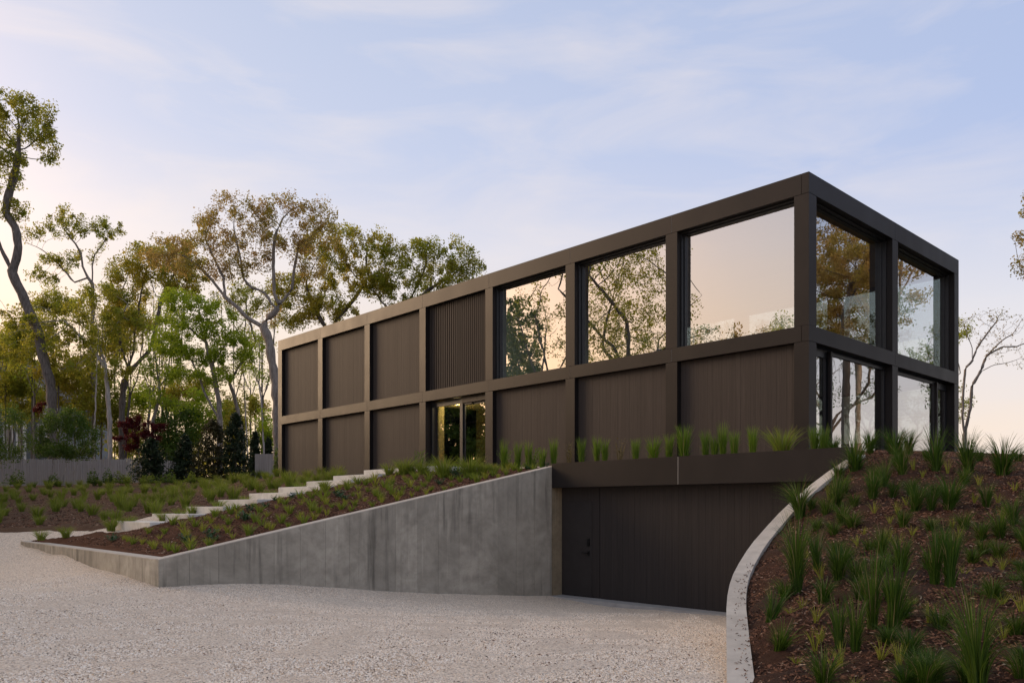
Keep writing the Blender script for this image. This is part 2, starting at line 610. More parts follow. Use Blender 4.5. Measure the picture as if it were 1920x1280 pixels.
def poly_sd(xy, poly):
    """signed distance to a polygon, positive outside"""
    xy = np.atleast_2d(xy)
    p = np.asarray(poly, float)
    d = np.full(len(xy), 1e9)
    ins = np.zeros(len(xy), bool)
    for a, b in zip(p, np.roll(p, -1, 0)):
        e = b - a
        w = xy - a
        t = np.clip((w @ e) / (e @ e + 1e-12), 0, 1)
        d = np.minimum(d, np.linalg.norm(w - t[:, None] * e, axis=1))
        c = ((a[1] > xy[:, 1]) != (b[1] > xy[:, 1]))
        with np.errstate(divide='ignore', invalid='ignore'):
            xin = e[0] * (xy[:, 1] - a[1]) / (e[1] if abs(e[1]) > 1e-12 else 1e-12) + a[0]
        ins ^= c & (xy[:, 0] < xin)
    return np.where(ins, -d, d)


def lump(xy, sc, seed):
    """smooth pseudo-noise from a few sines, about -1 .. 1"""
    r = np.random.default_rng(seed)
    o = np.zeros(len(xy))
    for i in range(7):
        a = r.uniform(0, 6.28)
        f = r.uniform(0.6, 1.7) / sc * 6.28
        o += np.sin((xy[:, 0] * math.cos(a) + xy[:, 1] * math.sin(a)) * f + r.uniform(0, 6.28))
    return o / 3.5


def sheet(name, zf, x0, x1, y0, y1, step, poly=None, cull=0.12, drop=1.5, mat=None, amp=0.0, asc=0.5, kind="structure", seed=1):
    xs = np.arange(x0, x1 + step, step)
    ys = np.arange(y0, y1 + step, step)
    X, Y = np.meshgrid(xs, ys)
    xy = np.stack([X.ravel(), Y.ravel()], 1)
    keep = np.ones(len(xy), bool)
    sd = None
    if poly is not None:
        sd = poly_sd(xy, poly)
        keep = sd < cull
    z = np.zeros(len(xy))
    z[keep] = zf(xy[keep])
    if sd is not None:
        z -= drop * np.clip(sd, 0, None)
    if amp:
        z += amp * lump(xy, asc, seed) + amp * 0.6 * lump(xy, asc * 0.37, seed + 1)
    n = len(xs)
    idx = np.arange(len(xy)).reshape(len(ys), n)
    q = np.stack([idx[:-1, :-1].ravel(), idx[:-1, 1:].ravel(), idx[1:, 1:].ravel(), idx[1:, :-1].ravel()], 1)
    q = q[keep[q].all(1)]
    used = np.unique(q)
    remap = np.full(len(xy), -1)
    remap[used] = np.arange(len(used))
    V = np.stack([xy[used, 0], xy[used, 1], z[used]], 1)
    me = np_mesh(name, V, remap[q].ravel(), np.full(len(q), 4), True, mat)
    o = link(name, me)
    o["kind"] = kind
    return o


B = 3.6576                                   # structural bay of the house
TH = math.radians(46.90)
CORNER = np.array([1.87456 * B, 5.10587 * B])
SD = np.array([-math.cos(TH), math.sin(TH)])  # along the long facade, away from the corner
WD = np.array([math.sin(TH), math.cos(TH)])   # into the building


def hl(x, y):
    """house-local plan point -> world plan point"""
    return CORNER - SD * x + WD * y


CH = 0.1833                                   # half a column
LEN = 7 * B + 2 * CH
WID = 2 * 4.7166 + 2 * CH
ZT, ZBB, ZMT, ZMB, ZFL = 9.746, 9.267, 6.217, 5.843, 3.28
FAS_Y, GAR_Y, OPEN_X = -4.58, -4.26, -3.82    # fascia front, garage plane, left jamb

W_END = np.array(hl(OPEN_X, FAS_Y))           # retaining wall meets the garage opening
W_COR = np.array([-5.93, 13.58])
W_TIP = np.array([-12.0, 19.76])
# right curved wall: left (driveway) edge of its top, from the house down to the gravel
RW = np.array([P(*q) for q in [(1600, 853, 13.6), (1585, 862, 13.4), (1552, 884, 13.15), (1520, 908, 12.85), (1490, 934, 12.6), (1460, 962, 12.25), (1437, 987, 11.9),
                               (1415, 1012, 11.5), (1400, 1032, 11.15), (1385, 1056, 10.65), (1375, 1075, 10.2), (1368, 1095, 9.7), (1364, 1115, 9.25),
                               (1362, 1140, 8.7), (1362, 1170, 8.0), (1362, 1200, 7.4), (1362.5, 1240, 6.7), (1363, 1280, 6.1), (1365, 1340, 5.4), (1368, 1420, 4.7)]])
_t = np.gradient(RW[:, :2], axis=0)
_t /= np.linalg.norm(_t, axis=1)[:, None]
RW_N = np.stack([-_t[:, 1], _t[:, 0]], 1)     # to the mound side
if RW_N[-1, 0] < 0:
    RW_N = -RW_N
RW_W = 0.205

# steps
ST_N = 8
STEP_T = np.array([0.598, 0.480])             # tread vector
STEP_W = -SD * 2.15                           # across
ST0 = np.array([-9.0, 18.4])
ST_Z0, ST_R = 1.685, 0.165


def st_p(k):
    return ST0 + STEP_T * k


ctrl = [(*W_END, 0.0), (3.9, 14.9, -0.01), (6.0, 12.6, -0.03), (*W_COR, 0.654), (-8.42, 16.1, 0.81), (*W_TIP, 1.09), (-10.2, 17.92, 0.955), (-11.4, 19.15, 1.05), (-12.7, 20.1, 1.13), (-13.7, 21.7, 1.35), (-11.7, 21.0, 1.42),
        (-9.9, 19.7, 1.49), (ST0[0], ST0[1], 1.525), (-6.8, 17.4, 1.52), (-2.5, 15.95, 0.33), (0, 7, 0.68), (1.6, 6.1, 0.63), (-4, 7, 0.78), (2.9, 9.4, 0.36),
        (-8, 10, 0.85), (-15, 14, 1.15), (-22, 20, 1.5), (0, 0, 0.95), (-10, 0, 1.1), (-30, 5, 1.6), (-40, 25, 2.0), (0, -20, 1.4), (-20, -20, 1.6), (6, 4, 0.7)]
gz = TPS(ctrl)
gravel = sheet("gravel_driveway", gz, -45, 5.2, -22, 26, 0.3, None, mat=M["gravel"], amp=0.012, asc=1.7)

# planted slope between the retaining wall, the steps and the house, and the soil above the garage
wc = []
for t in np.linspace(0, 1, 7):
    p = W_COR * (1 - t) + W_END * t
    wc.append((*(p + np.array([-0.57, 0.82]) * 0.3), 1.11 * (1 - t) + 2.91 * t - 0.035))
for t in np.linspace(0.15, 1, 5):
    p = W_COR * (1 - t) + W_TIP * t
    wc.append((*(p + np.array([0.70, 0.70]) * 0.26), 1.11 * (1 - t) + 1.165 * t - 0.03))
for k in range(ST_N + 1):
    p = st_p(k) + STEP_W * 1.0
    wc.append((*p, ST_Z0 + ST_R * k - 0.10))
    p = st_p(k) + STEP_W * 0.5
    wc.append((*p, ST_Z0 + ST_R * k - 0.18))
for x in (-14, -11, -8, -5, -2.5, 0, 2.5):
    wc.append((*hl(x, 0), 3.13))
for x in (-3.6, -1.8, 0, 2.7):
    wc.append((*hl(x, FAS_Y + 0.2), 2.93))
    wc.append((*hl(x, -2.2), 3.02))
wc.append((*hl(-8, -3.0), 3.0))
wc.append((*hl(-12, -3.0), 3.05))
for t in (0.12, 0.3, 0.5, 0.7, 0.88):
    p = W_TIP * (1 - t) + np.array([-9.15, 18.0]) * t + np.array([0.08, -0.08])
    wc.append((*p, float(gz([p])[0]) + 0.10))
wz = TPS(wc)
nb_off = np.array([-0.57, 0.82]) * 0.14
wedge_poly = [W_TIP + (0.10, 0.08), W_COR + (0.02, 0.17), W_END + nb_off, hl(OPEN_X, FAS_Y + 0.14), hl(2.75, FAS_Y + 0.14), hl(2.6, -3.0), hl(1.5, -1.3), hl(-0.05, 0.1), hl(-16.5, 0.1),
              st_p(8) + STEP_W * 0.5, st_p(0) + STEP_W * 0.5, st_p(0) + STEP_W * 0.12 + (-.15, -0.25), (-9.2, 18.2)]
wedge = sheet("planting_slope", wz, -13.5, 10.5, 11.5, 32, 0.10, wedge_poly, cull=0.09, mat=M["mulch"], amp=0.016, asc=0.6)

# planted bed left of the steps, up to the fence
bc = []
for q in ((-13.7, 21.75), (-12.7, 21.4), (-11.7, 21.05), (-10.8, 20.4), (-9.9, 19.75), (-15.8, 22.5), (-18, 23.3), (-22, 24.6), (-30, 27.2), (-45, 31)):
    bc.append((*q, float(gz([q])[0]) + 0.07))
for k in range(ST_N + 1):
    bc.append((*(st_p(k) + STEP_W * 0.04), ST_Z0 + ST_R * k - 0.24))
    bc.append((*(st_p(k) + STEP_W * 0.5), ST_Z0 + ST_R * k - 0.3))
for px, py, Y in [(0, 950, 30), (250, 940, 30), (120, 925, 38), (0, 912, 50), (260, 905, 50), (480, 897, 46), (400, 915, 40), (525, 893, 37.7), (560, 893, 35)]:
    bc.append(tuple(P(px, py, Y)))
bc += [(*hl(-20, -0.5), 3.25), (*hl(-16.5, -1.0), 3.15), (*hl(-14, -1.5), 3.0), (-45, 50, 3.4), (-20, 60, 3.5), (-45, 62, 3.5), (-12, 60, 3.5)]
bz = TPS(bc)
bed_poly = [(-60, 33), (-22, 24.4), (-13.7, 21.7), (-11.7, 21.0), (-9.9, 19.7), st_p(0) + (0.02, 0.05), st_p(0) + STEP_W * 0.5, st_p(8) + STEP_W * 0.5, hl(-13, -1.0), hl(-13, 0.1), hl(-LEN + 0.1, 0.1),
            hl(-LEN + 0.1, 20), (-12, 62), (-60, 62)]
bed = sheet("planting_bed", bz, -58, 1, 18, 61, 0.2, bed_poly, cull=0.5, drop=0.9, mat=M["mulch_dry"], amp=0.03, asc=1.1)

# mulched mound to the right of the curved wall
mc = []
for i in range(0, len(RW), 2):
    p = RW[i, :2] + RW_N[i] * (RW_W + 0.03)
    mc.append((*p, RW[i, 2] - 0.05))
for q in [(1640, 848, 14.3), (1690, 848, 14.2), (1760, 857, 13.6), (1850, 869, 12.8), (1920, 874, 12.3), (2080, 880, 12.0),
          (1600, 950, 11.3), (1700, 950, 11.0), (1850, 950, 10.4), (2000, 950, 10), (1530, 1050, 9.0), (1600, 1050, 8.9), (1750, 1050, 8.7), (1900, 1050, 8.3),
          (1500, 1150, 7.4), (1650, 1150, 7.1), (1850, 1150, 6.7), (1460, 1280, 5.9), (1600, 1280, 5.7), (1800, 1280, 5.4), (1920, 1280, 5.2), (2100, 1280, 4.9)]:
    mc.append(tuple(P(*q)))
mc += [(*hl(0.6, -2), 3.0), (*hl(0.6, 0.5), 3.08), (*hl(0.6, 5), 3.1), (*hl(0.6, 9.5), 3.1), (22, 27, 2.6), (22, 17, 2.4), (22, 5, 1.6), (10, 0, 0.9), (4, 1, 0.7)]
mz = TPS(mc)
mound_poly = [tuple(RW[i, :2] + RW_N[i] * 0.1) for i in range(len(RW))][::-1] + [hl(2.2, -3.2), hl(1.2, -1.5), hl(-0.2, -0.2), hl(-0.1, WID), (26, 31), (27, -3), (2.0, -3)]
mound = sheet("mulch_mound", mz, 1.2, 26, -3, 30, 0.11, mound_poly, cull=0.075, mat=M["mound"], amp=0.022, asc=0.55)

# the land all round, one sheet out to the horizon
sunk = [(-43, -20), (25, -20), (25.5, 29), hl(0.5, WID + 0.5), hl(-0.8, 0.8), hl(-LEN + 0.8, 0.8), hl(-LEN + 0.8, 14), (-14, 59), (-43, 59)]


def far_z(xy):
    sd = poly_sd(xy, sunk)
    r = np.linalg.norm(xy, axis=1)
    base = np.where(xy[:, 1] > 15, 3.12, np.clip(1.5 + (xy[:, 1] + 10) * 0.06, 1.2, 3.12))
    base = base + np.clip((r - 90) / 400, 0, 1) * 1.5
    return np.where(sd < 0, -1.2, base)


xs = np.concatenate([-np.geomspace(4000, 62, 22), np.arange(-60, 61, 1.0), np.geomspace(62, 4000, 22)])
X, Y = np.meshgrid(xs, xs + 20)
xy = np.stack([X.ravel(), Y.ravel()], 1)
z = far_z(xy)
n = len(xs)
idx = np.arange(n * n).reshape(n, n)
q = np.stack([idx[:-1, :-1].ravel(), idx[:-1, 1:].ravel(), idx[1:, 1:].ravel(), idx[1:, :-1].ravel()], 1)
ground = link("ground", np_mesh("ground", np.column_stack([xy, z]), q.ravel(), np.full(len(q), 4), True, M["ground"]))
ground["kind"] = "structure"


def ray_hit(px, py, zf, y0, y1):
    """where the view ray of a photo pixel meets a terrain sheet"""
    Ys = np.linspace(y0, y1, 600)
    pts = np.stack([(px - CX) / F * Ys, Ys], 1)
    rz = CZ + (HY - py) / F * Ys
    d = rz - zf(pts)
    for i in range(len(Ys) - 1):
        if d[i] > 0 >= d[i + 1]:
            t = d[i] / (d[i] - d[i + 1])
            Yh = Ys[i] + t * (Ys[i + 1] - Ys[i])
            return np.array([(px - CX) / F * Yh, Yh, CZ + (HY - py) / F * Yh])
    i = int(np.argmin(np.abs(d)))
    return np.array([pts[i, 0], pts[i, 1], float(zf(pts[i:i + 1])[0])])


# ------------------------------------------------------------------ retaining walls
def wall_panels(root, a, b, za0, zb0, za1, zb1, thick, back, n, mat, name="panel"):
    """board-formed concrete: n panels butted with narrow recessed joints over one core"""
    a, b, back = np.array(a, float), np.array(b, float), np.array(back, float)
    L = np.linalg.norm(b - a)
    g = 0.0035 / L
    for i in range(n):
        t0, t1 = i / n + g / 2, (i + 1) / n - g / 2
        off = -back * random.uniform(0, 0.004)
        p0, p1 = a * (1 - t0) + b * t0 + off, a * (1 - t1) + b * t1 + off
        q0, q1 = p0 + back * 0.05, p1 + back * 0.05
        f = lambda t, u, v: u * (1 - t) + v * t
        lo = [(*p0, f(t0, za0, zb0)), (*p1, f(t1, za0, zb0)), (*q1, f(t1, za0, zb0)), (*q0, f(t0, za0, zb0))]
        hi = [(*p0, f(t0, za1, zb1)), (*p1, f(t1, za1, zb1)), (*q1, f(t1, za1, zb1)), (*q0, f(t0, za1, zb1))]
        MB().hexa(lo, hi).obj(name, mat, root)


wall = empty("retaining_wall")
tag(wall, "long grey concrete retaining wall ramping up from the gravel to the garage", "wall")
nb = np.array([-0.57, 0.82])                   # back of the main wall
wb = np.array([0.70, 0.70])                    # back of the wing
MIT = W_COR + (nb + wb) / np.linalg.norm(nb + wb) * 0.05 / 0.72
wall_panels(wall, W_COR, W_END, 0.40, -0.25, 1.105, 2.905, 0.25, nb, 17, M["concrete"])
wall_panels(wall, W_TIP, W_COR + (-0.004, 0.004), 0.9, 0.40, 1.160, 1.105, 0.25, wb, 14, M["concrete"])
cm = MB()
e = lambda p, nrm, d: np.asarray(p) + nrm * d
mitc = W_COR + (nb + wb) / np.dot(nb + wb, nb) * 0.25 * 0.5
for (a, b, za, zb, nrm, dz) in [(W_COR, W_END, 1.105, 2.905, nb, 0.0), (W_TIP, W_COR, 1.160, 1.105, wb, 0.0)]:
    a0, b0 = e(a, nrm, 0.048), e(b, nrm, 0.048)
    a1, b1 = e(a, nrm, 0.24), e(b, nrm, 0.24)
    cm.hexa([(*a0, 0.2), (*b0, -0.3), (*b1, -0.3), (*a1, 0.2)], [(*a0, za - 0.012), (*b0, zb - 0.012), (*b1, zb - 0.012), (*a1, za - 0.012)])
cm.obj("core", M["concrete"], wall)
# trowelled top strip, its light upper face a little uneven
cp = MB()
NSEG = 40
for (a, b, za, zb, nrm, t0, t1) in [(W_COR, W_END, 1.105, 2.905, nb, 0.0, 1.0), (W_TIP, W_COR, 1.160, 1.105, wb, 0.0, 0.985)]:
    for i in range(NSEG):
        u, v = t0 + (t1 - t0) * i / NSEG, t0 + (t1 - t0) * (i + 1) / NSEG
        p, r = a * (1 - u) + b * u, a * (1 - v) + b * v
        zu, zv = za * (1 - u) + zb * u, za * (1 - v) + zb * v
        p0, r0, p1, r1 = e(p, nrm, 0.004), e(r, nrm, 0.004), e(p, nrm, 0.25), e(r, nrm, 0.25)
        cp.hexa([(*p0, zu + 0.001), (*r0, zv + 0.001), (*r1, zv + 0.001), (*p1, zu + 0.001)],
                [(*p0, zu + 0.014), (*r0, zv + 0.014), (*r1, zv + 0.020), (*p1, zu + 0.020)])
cp.obj("coping", M["coping"], wall)

cw = empty("curved_wall")
tag(cw, "pale curved concrete wall edging the mulched mound beside the garage", "wall")
segs = [(0, 4), (4, 7), (7, 10), (10, 13), (13, 19)]
for i0, i1 in segs:
    m = MB()
    for i in range(i0, i1):
        j = i + 1
        def ends(k, lo):
            w = RW[k, :2]
            tt = _t[k] * (0.004 if (k == i0 and lo) else (-0.004 if (k == i1 and not lo) else 0))
            return w + tt, w + RW_N[k] * RW_W + tt
        a0, a1 = ends(i, True)
        b0, b1 = ends(j, False)
        za, zb = RW[i, 2], RW[j, 2]
        m.hexa([(*a0, za - 2.6), (*b0, zb - 2.6), (*b1, zb - 2.6), (*a1, za - 2.6)], [(*a0, za), (*b0, zb), (*b1, zb), (*a1, za)])
    me = m.mesh("segment", M["coping"])
    bm = bmesh.new()
    bm.from_mesh(me)
    bmesh.ops.remove_doubles(bm, verts=bm.verts, dist=0.0005)
    dead = [f for f in bm.faces if len(f.verts) == 4 and all(len(e_.link_faces) > 2 for e_ in f.edges if abs(e_.verts[0].co.z - e_.verts[1].co.z) > 0.5)
            and abs(f.normal.z) < 0.1 and sum(1 for e_ in f.edges if len(e_.link_faces) > 2) >= 3]
    bmesh.ops.delete(bm, geom=dead, context='FACES')
    bmesh.ops.recalc_face_normals(bm, faces=bm.faces)
    bm.to_mesh(me)
    bm.free()
    link("segment", me, cw)

# ------------------------------------------------------------------ concrete garden steps
ordn = ["lowest", "second", "third", "fourth", "fifth", "sixth", "seventh", "eighth"]
rzs = math.atan2(-SD[1], -SD[0])
for k in range(ST_N):
    m = MB()
    dp = 0.767 + (0.10 if k < ST_N - 1 else 0.45)
    m.box(0, 2.15, 0, dp, -0.34, 0)
    o = link("concrete_step", m.mesh("concrete_step", M["step"], 0.008), None, None, (*st_p(k), ST_Z0 + ST_R * k), (0, 0, rzs + random.uniform(-.01, .01)))
    lab = "lowest pale concrete step, just above the gravel path" if k == 0 else f"{ordn[k]} pale concrete garden step counted up from the gravel"
    tag(o, lab, "step", "concrete garden steps")
m = MB()
m.box(-0.0, 3.3, 0, 1.5, -0.3, 0)
p = st_p(8) + np.array([0.12, 0.10])
o = link("concrete_landing", m.mesh("concrete_landing", M["step"], 0.008), None, None, (*p, 3.02), (0, 0, rzs))
tag(o, "long pale concrete landing slab at the head of the garden steps", "landing")
# ------------------------------------------------------------------ the house
house = empty("modern_house", (*CORNER, 0), math.atan2(-SD[1], -SD[0]))
tag(house, "long dark two-storey modern house with gridded metal frame and large windows", "house")
G2 = 0.005                                       # half a cladding joint
S = [CH + (7 - i) * B for i in range(8)]          # column centres, 0 = far left
WS = [CH, CH + 4.7166, WID - CH]                  # column centres of the short facade
D = 0.46                                          # depth of the frame


def part(name, mat, parent=house, **k):
    m = MB()
    m.box(k["x0"], k["x1"], k["y0"], k["y1"], k["z0"], k["z1"])
    return m.obj(name, mat, parent, k.get("bevel", 0.0))


def front_y(back):
    return (0.0, D) if not back else (WID - D, WID)


for back in (False, True):
    y0, y1 = front_y(back)
    for i in range(7):
        x0, x1 = -S[i], -S[i + 1]
        if i == 0:
            x0 = -LEN
        for (za, zb) in ((ZMB, ZMT), (ZBB, ZT)):
            xe = x1 - G2
            part("beam", M["frame"], x0=x0 + G2, x1=xe, y0=y0, y1=y1, z0=za + G2, z1=zb - G2 if zb < ZT else zb)
    for i in range(8):
        for (za, zb) in ((2.6, ZMB), (ZMT, ZBB)):
            xr = -S[i] + CH
            dd = y1 if not back else y0
            if not back:
                part("column", M["frame"], x0=-S[i] - CH, x1=xr, y0=0, y1=(D if i < 7 else 2 * CH), z0=za, z1=zb - G2)
            else:
                part("column", M["frame"], x0=-S[i] - CH, x1=xr, y0=(WID - D if i < 7 else WID - 2 * CH), y1=WID, z0=za, z1=zb - G2)
# short facade
for j in range(2):
    ya, yb = WS[j], WS[j + 1]
    if j == 0:
        ya = 0.0
    else:
        yb = WID
    for (za, zb) in ((ZMB, ZMT), (ZBB, ZT)):
        a_ = ya + (G2 if j else 0.0)
        b_ = yb - (G2 if j == 0 else 0.0)
        part("beam", M["frame"], x0=-S[7] + G2, x1=0.0, y0=a_, y1=b_, z0=za + G2, z1=zb - G2 if zb < ZT else zb)
for (za, zb) in ((2.6, ZMB), (ZMT, ZBB)):
    part("column", M["frame"], x0=-D, x1=0.0, y0=WS[1] - CH, y1=WS[1] + CH, z0=za, z1=zb - G2)
# dark core behind the joints
core = MB()
for y0, y1 in ((0.006, 0.4), (WID - 0.4, WID - 0.006)):
    for za, zb in ((ZMB + 0.02, ZMT - 0.02), (ZBB + 0.02, ZT - 0.01)):
        core.box(-LEN + 0.01, -0.45, y0, y1, za, zb)
core.obj("frame_core", M["slab"], house)
part("roof", M["roof"], x0=-LEN + D, x1=-D, y0=D, y1=WID - D, z0=ZBB + 0.12, z1=ZT - 0.15)
part("floor_slab", M["backing"], x0=-LEN + D, x1=-D, y0=D, y1=WID - D, z0=ZMB + 0.06, z1=ZMT - 0.03)
# ceilings and floors
NB = 3
xr0 = -S[4] + CH                                  # left wall of the glazed rooms
for k in range(24):                               # oak boards of the upper ceiling
    w = (WID - 2 * D) / 24
    part("ceiling_board", M["ceiling"], x0=xr0, x1=-D, y0=D + k * w + 0.004, y1=D + (k + 1) * w - 0.004, z0=ZBB + 0.03, z1=ZBB + 0.055)
part("ceiling", M["white"], x0=xr0, x1=-D, y0=D, y1=WID - D, z0=ZMB + 0.02, z1=ZMB + 0.05)
part("floor", M["floor"], x0=-LEN + D, x1=-0.1, y0=0.1, y1=WID - 0.1, z0=ZFL - 0.3, z1=ZFL)
part("floor", M["floor"], x0=xr0, x1=-D, y0=D, y1=WID - D, z0=ZMT - 0.025, z1=ZMT - 0.002)
part("interior_wall", M["white"], x0=xr0 - 0.15, x1=xr0, y0=D, y1=WID - D, z0=ZMT, z1=ZBB + 0.1)
part("interior_wall", M["white"], x0=-S[5] - 0.15, x1=-S[5], y0=D, y1=WID - D, z0=ZFL, z1=ZMB)
part("end_wall", M["wood"], x0=-LEN + 0.15, x1=-LEN + 0.3, y0=D, y1=WID - D, z0=2.8, z1=ZBB + 0.05)
for y0 in (WID - 0.3,):
    part("rear_wall", M["wood"], x0=-LEN + D, x1=-S[4] - CH, y0=y0, y1=y0 + 0.1, z0=2.8, z1=ZBB + 0.05)
    part("rear_wall", M["wood"], x0=-S[4] + CH, x1=-S[5] - CH, y0=y0, y1=y0 + 0.1, z0=2.8, z1=ZMB + 0.05)
    part("rear_wall", M["white"], x0=-S[5] + CH, x1=-S[6] - CH, y0=y0, y1=y0 + 0.1, z0=2.8, z1=ZFL + 0.85)
    part("rear_wall", M["white"], x0=-S[6] + CH, x1=-S[7] - CH, y0=y0, y1=y0 + 0.1, z0=2.8, z1=ZFL + 0.85)


def boards_panel(x0, x1, z0, z1, y, wdt, mat, parent_name="wall_panel", n=None, jit=0.002):
    p = part(parent_name, M["backing"], x0=x0, x1=x1, y0=y + 0.03, y1=y + 0.07, z0=z0, z1=z1)
    n = n or int(round((x1 - x0) / wdt))
    w = (x1 - x0) / n
    me = {}
    for k in range(n):
        d = random.choice((0.0, jit * 0.5, jit))
        key = round(d, 4)
        if key not in me:
            me[key] = MB().box(0.0012, w - 0.0012, d, 0.028, 0, z1 - z0 - 0.002).mesh("board", mat)
        o = link("board", me[key], p)
        o.location = (x0 + k * w, y, z0)
    return p


for i in range(7):
    x0, x1 = -S[i] + CH, -S[i + 1] - CH
    if i < 3:
        boards_panel(x0, x1, ZMT, ZBB + 0.02, 0.17, 0.137, M["wood"])
    if i != 3:
        boards_panel(x0, x1, 2.9, ZMB + 0.02, 0.17, 0.137, M["wood"])
# louvred screen above the entrance
x0, x1 = -S[3] + CH, -S[4] - CH
lp = part("louvre_screen", M["backing"], x0=x0, x1=x1, y0=0.27, y1=0.30, z0=ZMT, z1=ZBB + 0.02)
n = 31
w = (x1 - x0) / n
sl = MB().box(0.0, w * 0.5, 0.0, 0.085, 0.0, ZBB - ZMT).mesh("slat", M["wood"])
for k in range(n):
    link("slat", sl, lp).location = (x0 + (k + 0.22) * w, 0.18, ZMT)


def window(axis, a0, a1, z0, z1, plane, inward, fw=0.055, depth=0.10, head=0.0, parent=house):
    """frame ring and pane; axis 'x' lies along the long facade, 'y' along the short one"""
    m = MB()
    def bx(u0, u1, v0, v1):
        p0, p1 = sorted((plane, plane + inward * depth))
        if axis == 'x':
            m.box(u0, u1, p0, p1, v0, v1)
        else:
            m.box(p0, p1, u0, u1, v0, v1)
    bx(a0, a0 + fw, z0, z1)
    bx(a1 - fw, a1, z0, z1)
    bx(a0 + fw, a1 - fw, z0, z0 + fw * 0.7)
    bx(a0 + fw, a1 - fw, z1 - fw - head, z1)
    r = m.obj("window", M["winframe"], parent)
    g = MB()
    q0, q1 = sorted((plane + inward * 0.04, plane + inward * 0.052))
    u0, u1, v0, v1 = a0 + fw, a1 - fw, z0 + fw * 0.7, z1 - fw - head
    if axis == 'x':
        g.quad((u0, q0, v0), (u1, q0, v0), (u1, q0, v1), (u0, q0, v1))
    else:
        g.quad((q1, u0, v0), (q1, u1, v0), (q1, u1, v1), (q1, u0, v1))
    g.obj("pane", M["glass"], r)
    return r


for i in (4, 5, 6):
    x0, x1 = -S[i] + CH, -S[i + 1] - CH
    window('x', x0, x1, ZMT, ZBB, 0.27, 1)
    # two-step dark reveal
    m = MB()
    m.box(x0, x0 + 0.03, 0.16, 0.27, ZMT, ZBB).box(x1 - 0.03, x1, 0.16, 0.27, ZMT, ZBB).box(x0 + 0.03, x1 - 0.03, 0.16, 0.27, ZBB - 0.03, ZBB)
    m.obj("window_reveal", M["winframe"], house)
    window('x', x0, x1, ZMT, ZBB, WID - 0.27, -1)
for i in (5, 6):
    x0, x1 = -S[i] + CH, -S[i + 1] - CH
    window('x', x0, x1, ZFL + 0.85, ZMB, WID - 0.27, -1)
YS = [(WS[0] + CH, WS[1] - CH), (WS[1] + CH, WS[2] - CH)]
for j, (ya, yb) in enumerate(YS):
    window('y', ya, yb, ZMT, ZBB, -0.27, -1)
    m = MB()
    m.box(-0.27, -0.16, ya, ya + 0.03, ZMT, ZBB).box(-0.27, -0.16, yb - 0.03, yb, ZMT, ZBB).box(-0.27, -0.16, ya + 0.03, yb - 0.03, ZBB - 0.03, ZBB)
    m.obj("window_reveal", M["winframe"], house)
    # lower sliding glazing: a narrow fixed light and a wide sash
    ym = ya + 1.05 if j == 0 else yb - 1.05
    top = ZMB - 0.02
    if j == 0:
        window('y', ya, ym - 0.0, ZFL, top, -0.24, -1, 0.09, 0.09, 0.10)
        window('y', ym + 0.004, yb, ZFL, top - 0.02, -0.20, -1, 0.06, 0.09, 0.02)
    else:
        window('y', ya, ym - 0.004, ZFL, top - 0.02, -0.20, -1, 0.06, 0.09, 0.02)
        window('y', ym, yb, ZFL, top, -0.24, -1, 0.09, 0.09, 0.10)
    part("mullion", M["frame"], x0=-0.2, x1=-0.13, y0=ym - 0.04, y1=ym + 0.04, z0=ZFL, z1=top - 0.03)

# entrance bay: fixed light on the left, glazed door on the right
x0, x1 = -S[3] + CH, -S[4] - CH
xm = x0 + (x1 - x0) * 0.53
window('x', x0 + 0.02, xm - 0.004, ZFL - 0.1, ZMB - 0.02, 0.24, 1, 0.07, 0.1, 0.12)
part("mullion", M["winframe"], x0=xm, x1=xm + 0.12, y0=0.20, y1=0.32, z0=ZFL - 0.1, z1=ZMB - 0.02)
part("transom", M["frame"], x0=xm + 0.12, x1=x1, y0=0.16, y1=0.30, z0=ZMB - 0.22, z1=ZMB - 0.02)
dr = MB()
dx0, dx1, dz0, dz1 = xm + 0.125, x1 - 0.01, ZFL - 0.1, ZMB - 0.225
dr.box(dx0, dx0 + 0.07, 0.25, 0.30, dz0, dz1).box(dx1 - 0.07, dx1, 0.25, 0.30, dz0, dz1).box(dx0 + 0.07, dx1 - 0.07, 0.25, 0.30, dz0, dz0 + 0.1).box(dx0 + 0.07, dx1 - 0.07, 0.25, 0.30, dz1 - 0.07, dz1)
door = dr.obj("door", M["winframe"], house)
MB().quad((dx0 + 0.07, 0.27, dz0 + 0.1), (dx1 - 0.07, 0.27, dz0 + 0.1), (dx1 - 0.07, 0.27, dz1 - 0.07), (dx0 + 0.07, 0.27, dz1 - 0.07)).obj("pane", M["glass"], door)
h = MB()
h.box(dx0 + 0.02, dx0 + 0.05, 0.235, 0.25, ZFL + 0.88, ZFL + 1.1).tube([(dx0 + 0.035, 0.24, ZFL + 1.0), (dx0 + 0.035, 0.19, ZFL + 1.0), (dx0 - 0.07, 0.185, ZFL + 1.0)], 0.011, 8)
h.obj("handle", M["hardware"], door)
MB().box(dx0 + 0.1, dx0 + 0.5, 0.20, 0.245, dz1 - 0.055, dz1 - 0.005).obj("closer", M["hardware"], door)
